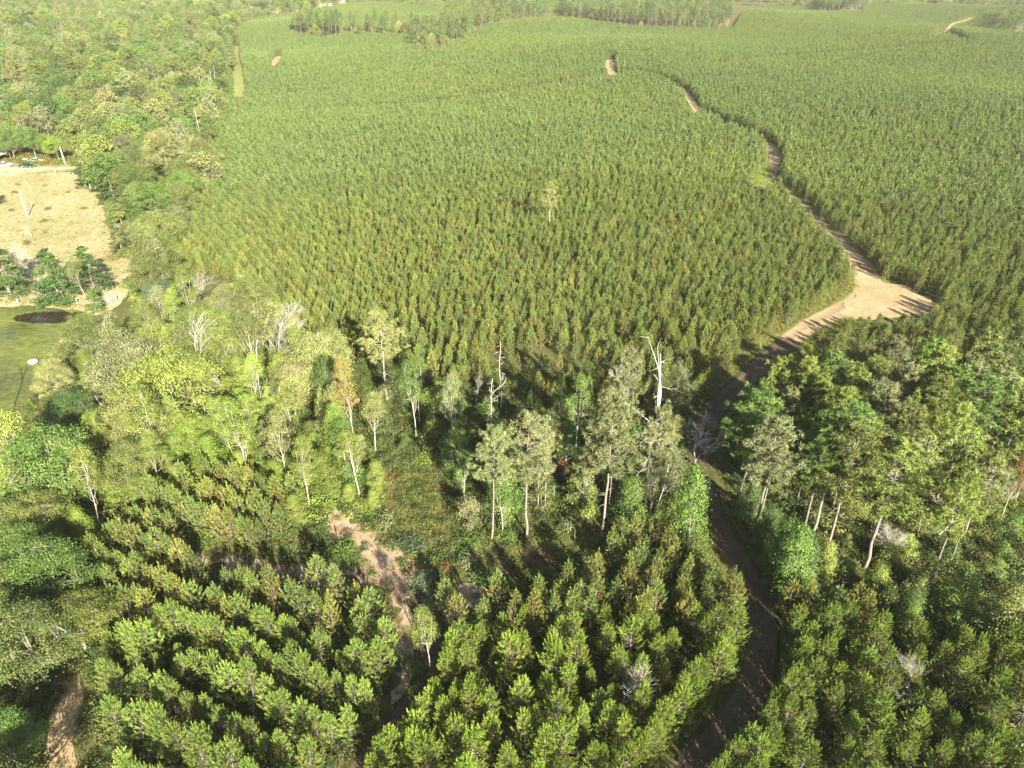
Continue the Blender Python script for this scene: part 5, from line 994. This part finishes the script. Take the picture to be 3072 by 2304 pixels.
SHORE = np.array([at(a, b) for a, b in [(-100, 912), (90, 905), (240, 930), (255, 950), (235, 990), (180, 1040), (150, 1110), (125, 1190), (70, 1265), (0, 1295)]])
verge(SHORE, .1, 1.6, .4, ['yellow-green', 'olive', (.28, .24, .1), 'lime'], (.5, 1.2), 'reedy grass round the pond')
VERGE_L = PX([(2060, 1600), (2110, 1560), (2160, 1650), (2220, 1740), (2240, 1830), (2200, 1800), (2120, 1710)], 0); cover('grass', VERGE_L, .35, GM + [(.3, .2, .12)], GR, (.5, 1.2), 'sloping grass verge of the dirt road', noclear=True)
VERGE_L2 = None; VERGE_R = PX([(2300, 470), (2322, 520), (2300, 560), (2262, 560), (2262, 530)], 0); cover('grass', VERGE_R, .6, ['lime', 'yellow-green'], GR, (.8, 1.6), 'grassy verge at the road bend', noclear=True)

# ------------------------------------------------------------------ built things: poles, gate, cars, carport, far houses, float
W_WOOD = bark_mat('weathered_wood', (.42, .38, .31), (.66, .62, .54)); W_PAINT = plain('white_paint', (.78, .78, .76), .4, 0, .12); GREENP = plain('green_car_paint', (.018, .075, .062), .25, 0, .2); GLASS = plain('car_glass', (.02, .025, .03), .08, 0, 0); TYRE = plain('tyre_rubber', (.025, .025, .025), .8); STEEL = plain('galvanised_steel', (.55, .55, .53), .4, .6); ROOFW = plain('white_sheet_roof', (.80, .80, .78), .45, 0, .08); WALLW = plain('house_wall', (.62, .60, .55), .7); DARKW = plain('dark_window', (.03, .03, .035), .15); DWOOD = plain('dark_timber', (.16, .12, .09), .8); FOAM = plain('white_foam', (.80, .78, .72), .6, 0, .15); LOG = BARK_DEAD
def empty(name, x, y, z=None, rz=0.0):
    o = bpy.data.objects.new(name, None); COL.objects.link(o); o.location = (x, y, tz1(x, y) if z is None else z); o.rotation_euler = (0, 0, rz); return o
def pole(base, top, label, arm=True, r=.15):
    x, y = at(*base); h = tall(base, top); e = tag(empty('utility_pole', x, y), label, 'pole', 'wooden poles'); m = MB(); zz = np.linspace(0, h, 6); tube(m, np.stack([zz * -.008, zz * 0, zz], 1), np.linspace(r * 1.25, r, 6), 8); link('shaft', m.mesh('shaft', [W_WOOD], True), e)
    if arm:
        m = MB(); tube(m, np.array([[.15, -.2, h - 1.0], [.15, -.2, h - .35]]), [.2, .2], 10); link('transformer', m.mesh('transformer', [STEEL]), e); m = MB(); box(m, (0, 0, h - .25), (.9, .1, .1)); link('crossarm', m.mesh('crossarm', [W_WOOD]), e)
pole((84, 650), 582, 'tall weathered pole with a small transformer standing in the dry pasture'); pole((196, 493), 441, 'weathered utility pole beside the yard with no crossarm', False, .17)
def post(name, base, h, r, mat, label, cat, grp=None):
    x, y = at(*base); m = MB(); tube(m, np.array([[0, 0, -.1], [0, 0, h * .5], [.02, .01, h - .03], [.02, .01, h]]), [r, r, r * .96, r * .6], 8); o = link(name, m.mesh(name, [mat])); o.location = (x, y, tz1(x, y)); tag(o, label, cat, grp)
for b, lab in [((166, 520), 'pale fence post in grass below the driveway'), ((222, 530), 'pale fence post beside the dark round cedar'), ((272, 566), 'stout pale fence post right of the dark round cedar'), ((55, 912), 'short fence post on the pond bank below left cedar'), ((232, 912), 'short fence post on the pond bank left of the gate'), ((142, 874), 'pale thick post between the pond cedars')]: post('fence_post', b, 1.3, .1, W_WOOD, lab, 'post', 'fence posts')
post('timber_post', (1014, 1612), 1.1, .09, DWOOD, 'dark charred post at the red clearing', 'post')
# pipe gate by the pond
x0, y0 = at(300, 915); x1, y1 = at(338, 908); ln = max(3.2, math.hypot(x1 - x0, y1 - y0)); g = tag(empty('field_gate', x0, y0, None, math.atan2(y1 - y0, x1 - x0)), 'pale metal pipe gate with level bars near the pond', 'gate')
for q, r in ((0, .13), (ln, .09)):
    m = MB(); tube(m, np.array([[q, 0, -.1], [q, 0, 1.7], [q, 0, 1.75]]), [r, r, r * .5], 8); link('gate_post', m.mesh('gate_post', [W_WOOD]), g)
for k_ in range(5):
    m = MB(); z = .3 + .24 * k_; tube(m, np.array([[.15, 0, z], [ln / 2, 0, z], [ln - .12, 0, z]]), .035, 6); link('bar', m.mesh('bar', [STEEL]), g)
for q in (.16, ln / 2, ln - .13):
    m = MB(); box(m, (q, 0, .78), (.05, .06, 1.1)); link('upright', m.mesh('upright', [STEEL]), g)
# float on the pond
x, y = at(100, 1088); m = MB(); zz = np.array([0, .06, .3, .46, .5]); tube(m, np.stack([0 * zz, 0 * zz, zz], 1), [.5, .72, .8, .66, .35], 16); o = link('pond_float', m.mesh('pond_float', [FOAM], True)); o.location = (x, y, .02); tag(o, 'round white float resting on the green pond', 'float')
# cars
def car(base, rz, paint, label, L=4.9):
    x, y = at(*base); e = tag(empty('car', x, y, None, rz), label, 'car'); s = L / 4.9
    def prism(prof, w0, w1):
        mb = MB(); n = len(prof); P = np.array(prof) * s; wd = np.array([w0 if p[1] < .95 else w1 for p in prof]) * s
        V = np.vstack([np.stack([P[:, 0], -wd, P[:, 1]], 1), np.stack([P[:, 0], wd, P[:, 1]], 1)]); c = np.array(tessellate_polygon([[Vector((a, b, 0)) for a, b in prof]])); t = [*c, *(c[:, ::-1] + n)]
        for i in range(n): j = (i + 1) % n; t += [(i, j, n + j), (i, n + j, n + i)]
        mb.add(V, np.array(t)); return mb
    body = prism([(-2.4, .35), (-2.45, .6), (-2.35, .88), (-1.5, .93), (-.5, .94), (1.0, .93), (2.1, .84), (2.42, .7), (2.45, .4), (2.3, .28), (-2.2, .28)], .88, .84); me = body.mesh('body', [paint]); link('body', me, e)
    link('roof', prism([(-1.25, .96), (-.85, 1.38), (.25, 1.4), (.9, .96)], .8, .64).mesh('roof', [paint]), e)
    def pane(pts):
        mb = MB(); mb.add(np.array(pts) * s, [(0, 1, 2), (0, 2, 3)]); link('window', mb.mesh('window', [GLASS]), e)
    for sg in (-1, 1): pane([(-1.05, sg * .80, 1.0), (.72, sg * .80, 1.0), (.22, sg * .675, 1.33), (-.8, sg * .675, 1.33)])
    pane([(.905, -.62, .985), (.905, .62, .985), (.30, .56, 1.375), (.30, -.56, 1.375)]); pane([(-1.27, -.62, .985), (-1.27, .62, .985), (-.9, .56, 1.36), (-.9, -.56, 1.36)])
    for sx in (-1.45, 1.5):
        for sy in (-1, 1):
            mb = MB(); c = np.array([sx, sy * .8, .33]) * s; tube(mb, np.array([c - [0, .11, 0], c - [0, .08, 0], c + [0, .08, 0], c + [0, .11, 0]]), np.array([.26, .33, .33, .26]) * s, 14); link('wheel', mb.mesh('wheel', [TYRE]), e)
            hb = MB(); tube(hb, np.array([c + [0, sy * .10, 0], c + [0, sy * .125, 0]]), [.17 * s, .12 * s], 10); link('hubcap', hb.mesh('hubcap', [STEEL]), e)
    for sx, w in ((2.42, 'headlight'), (-2.4, 'tail_light')):
        for sy in (-.6, .6): hb = MB(); box(hb, (sx * s, sy * s, .66 * s), (.1, .3, .16)); link(w, hb.mesh(w, [STEEL if w[0] == 'h' else plain('red_lens', (.3, .02, .02))]), e)
    for sx in (2.47, -2.44): hb = MB(); box(hb, (sx * s, 0, .44 * s), (.1, 1.7, .14)); link('bumper', hb.mesh('bumper', [STEEL]), e)
car((82, 502), .05, GREENP, 'dark green parked car on the grass beside the driveway', 5.2); car((108, 487), -.12, W_PAINT, 'white parked car at the wood edge behind the green car', 5.0); car((14, 499), .0, W_PAINT, 'white parked car in front of the carport', 5.2)
x, y = at(77, 486); e = tag(empty('utility_trailer', x, y), 'small pale trailer left of the rear white car', 'trailer')
m = MB(); box(m, (0, 0, .85), (1.2, 1.3, .9)); link('body', m.mesh('body', [W_PAINT]), e)
for sy in (-.72, .72): m = MB(); tube(m, np.array([[0, sy - .07, .32], [0, sy + .07, .32]]), .32, 12); link('wheel', m.mesh('wheel', [TYRE]), e)
m = MB(); box(m, (.95, 0, .45), (.8, .08, .08)); link('drawbar', m.mesh('drawbar', [STEEL]), e)
# carport cut by the left edge
x, y = at(-30, 488); e = tag(empty('carport', x, y), 'open carport with wide white sheet roof cut by the left edge', 'carport')
for k_ in range(10):
    m = MB(); box(m, (-5.4 + 1.2 * k_, 0, 3.15 - .012 * abs(k_ - 4.5)), (1.17, 7.6, .06 + .03 * (k_ % 2))); link('roof_panel', m.mesh('roof_panel', [ROOFW]), e)
for sx in (-5.8, -1.9, 1.9, 5.8):
    for sy in (-3.4, 3.4): m = MB(); box(m, (sx, sy, 1.55), (.16, .16, 3.1)); link('post', m.mesh('post', [DWOOD]), e)
for sy in (-3.55, 3.55): m = MB(); box(m, (0, sy, 3.0), (12, .14, .2)); link('beam', m.mesh('beam', [DWOOD]), e)
m = MB(); box(m, (-2, 3.2, 1.3), (7, .12, 2.4)); link('back_wall', m.mesh('back_wall', [DWOOD]), e)
# far houses
def house(px, py, L, W, H, rz, label):
    x, y = at(px, py); e = tag(empty('house', x, y, None, rz), label, 'house', 'far white houses'); m = MB(); box(m, (0, 0, H / 2), (L, W, H)); link('wall', m.mesh('wall', [WALLW]), e)
    m = MB(); r = 1.9; a, b = L / 2 + .5, W / 2 + .5; V = np.array([(-a, -b, H), (a, -b, H), (a, b, H), (-a, b, H), (-a, 0, H + r), (a, 0, H + r)]); m.add(V, [(0, 1, 5), (0, 5, 4), (2, 3, 4), (2, 4, 5), (0, 4, 3), (1, 2, 5), (0, 3, 2), (0, 2, 1)]); link('roof', m.mesh('roof', [ROOFW]), e)
    for k_ in range(4):
        m = MB(); w = 1.1; box(m, (-L * .36 + k_ * L * .24, -W / 2 - .03, 1.5), (w, .08, 1.2)) if k_ != 1 else box(m, (-L * .36 + k_ * L * .24, -W / 2 - .03, 1.05), (1, .08, 2.1)); nm = 'window' if k_ != 1 else 'door'; link(nm, m.mesh(nm, [DARKW]), e)
for a, b, L, lab in [(975, 24, 17, 'far house with the longest white roof at the top of the view'), (918, 28, 9, 'far white house left of the longest roof'), (832, 46, 10, 'lone far white house at the edge of the left wood'), (1028, 14, 8, 'small far white house right of the longest roof')]: house(a, b, L, 8, 3.2, rp.uniform(-.2, .2), lab)
# fallen logs and a brush pile
for p, q, r, lab in [((1180, 1448), (1218, 1430), .16, 'pale fallen log in the weedy clearing'), ((1400, 1610), (1440, 1500), .13, 'grey fallen trunk at the foot of the grey-green pine'), ((216, 1668), (258, 1658), .12, 'white fallen branch left of the pine rows'), ((1800, 1712), (1870, 1702), .12, 'thin fallen trunk at the top of the central block')]:
    a = np.array([*at(*p), .25]); b = np.array([*at(*q), .35]); c = (a + b) / 2; m = MB(); tube(m, np.array([a - c, (a - c) * .3 + [0, 0, .06], b - c]) , [r, r * .85, r * .5], 7); tube(m, np.array([(b - c) * .4, (b - c) * .5 + [.3, .5, .5]]), [.05, .02], 4); o = link('fallen_log', m.mesh('fallen_log', [LOG])); o.location = c; tag(o, lab, 'log', 'fallen logs')
# puddle in the grove
PUD = gpoly([(1640, 1475), (1672, 1468), (1685, 1500), (1670, 1535), (1645, 1530)]); sheet('puddle_water', PUD, plain('puddle', (.10, .09, .075), .08, 0, .2), .03, rg, .2)
print('PINES', N_PINES, 'mid', nmid, 'corner', ncor, 'edge', nedge, 'saplings', ns, 'shrubs', nb, 'far rest', len(rest_w), 'hills', len(Pb), 'objects', len(scene.objects))
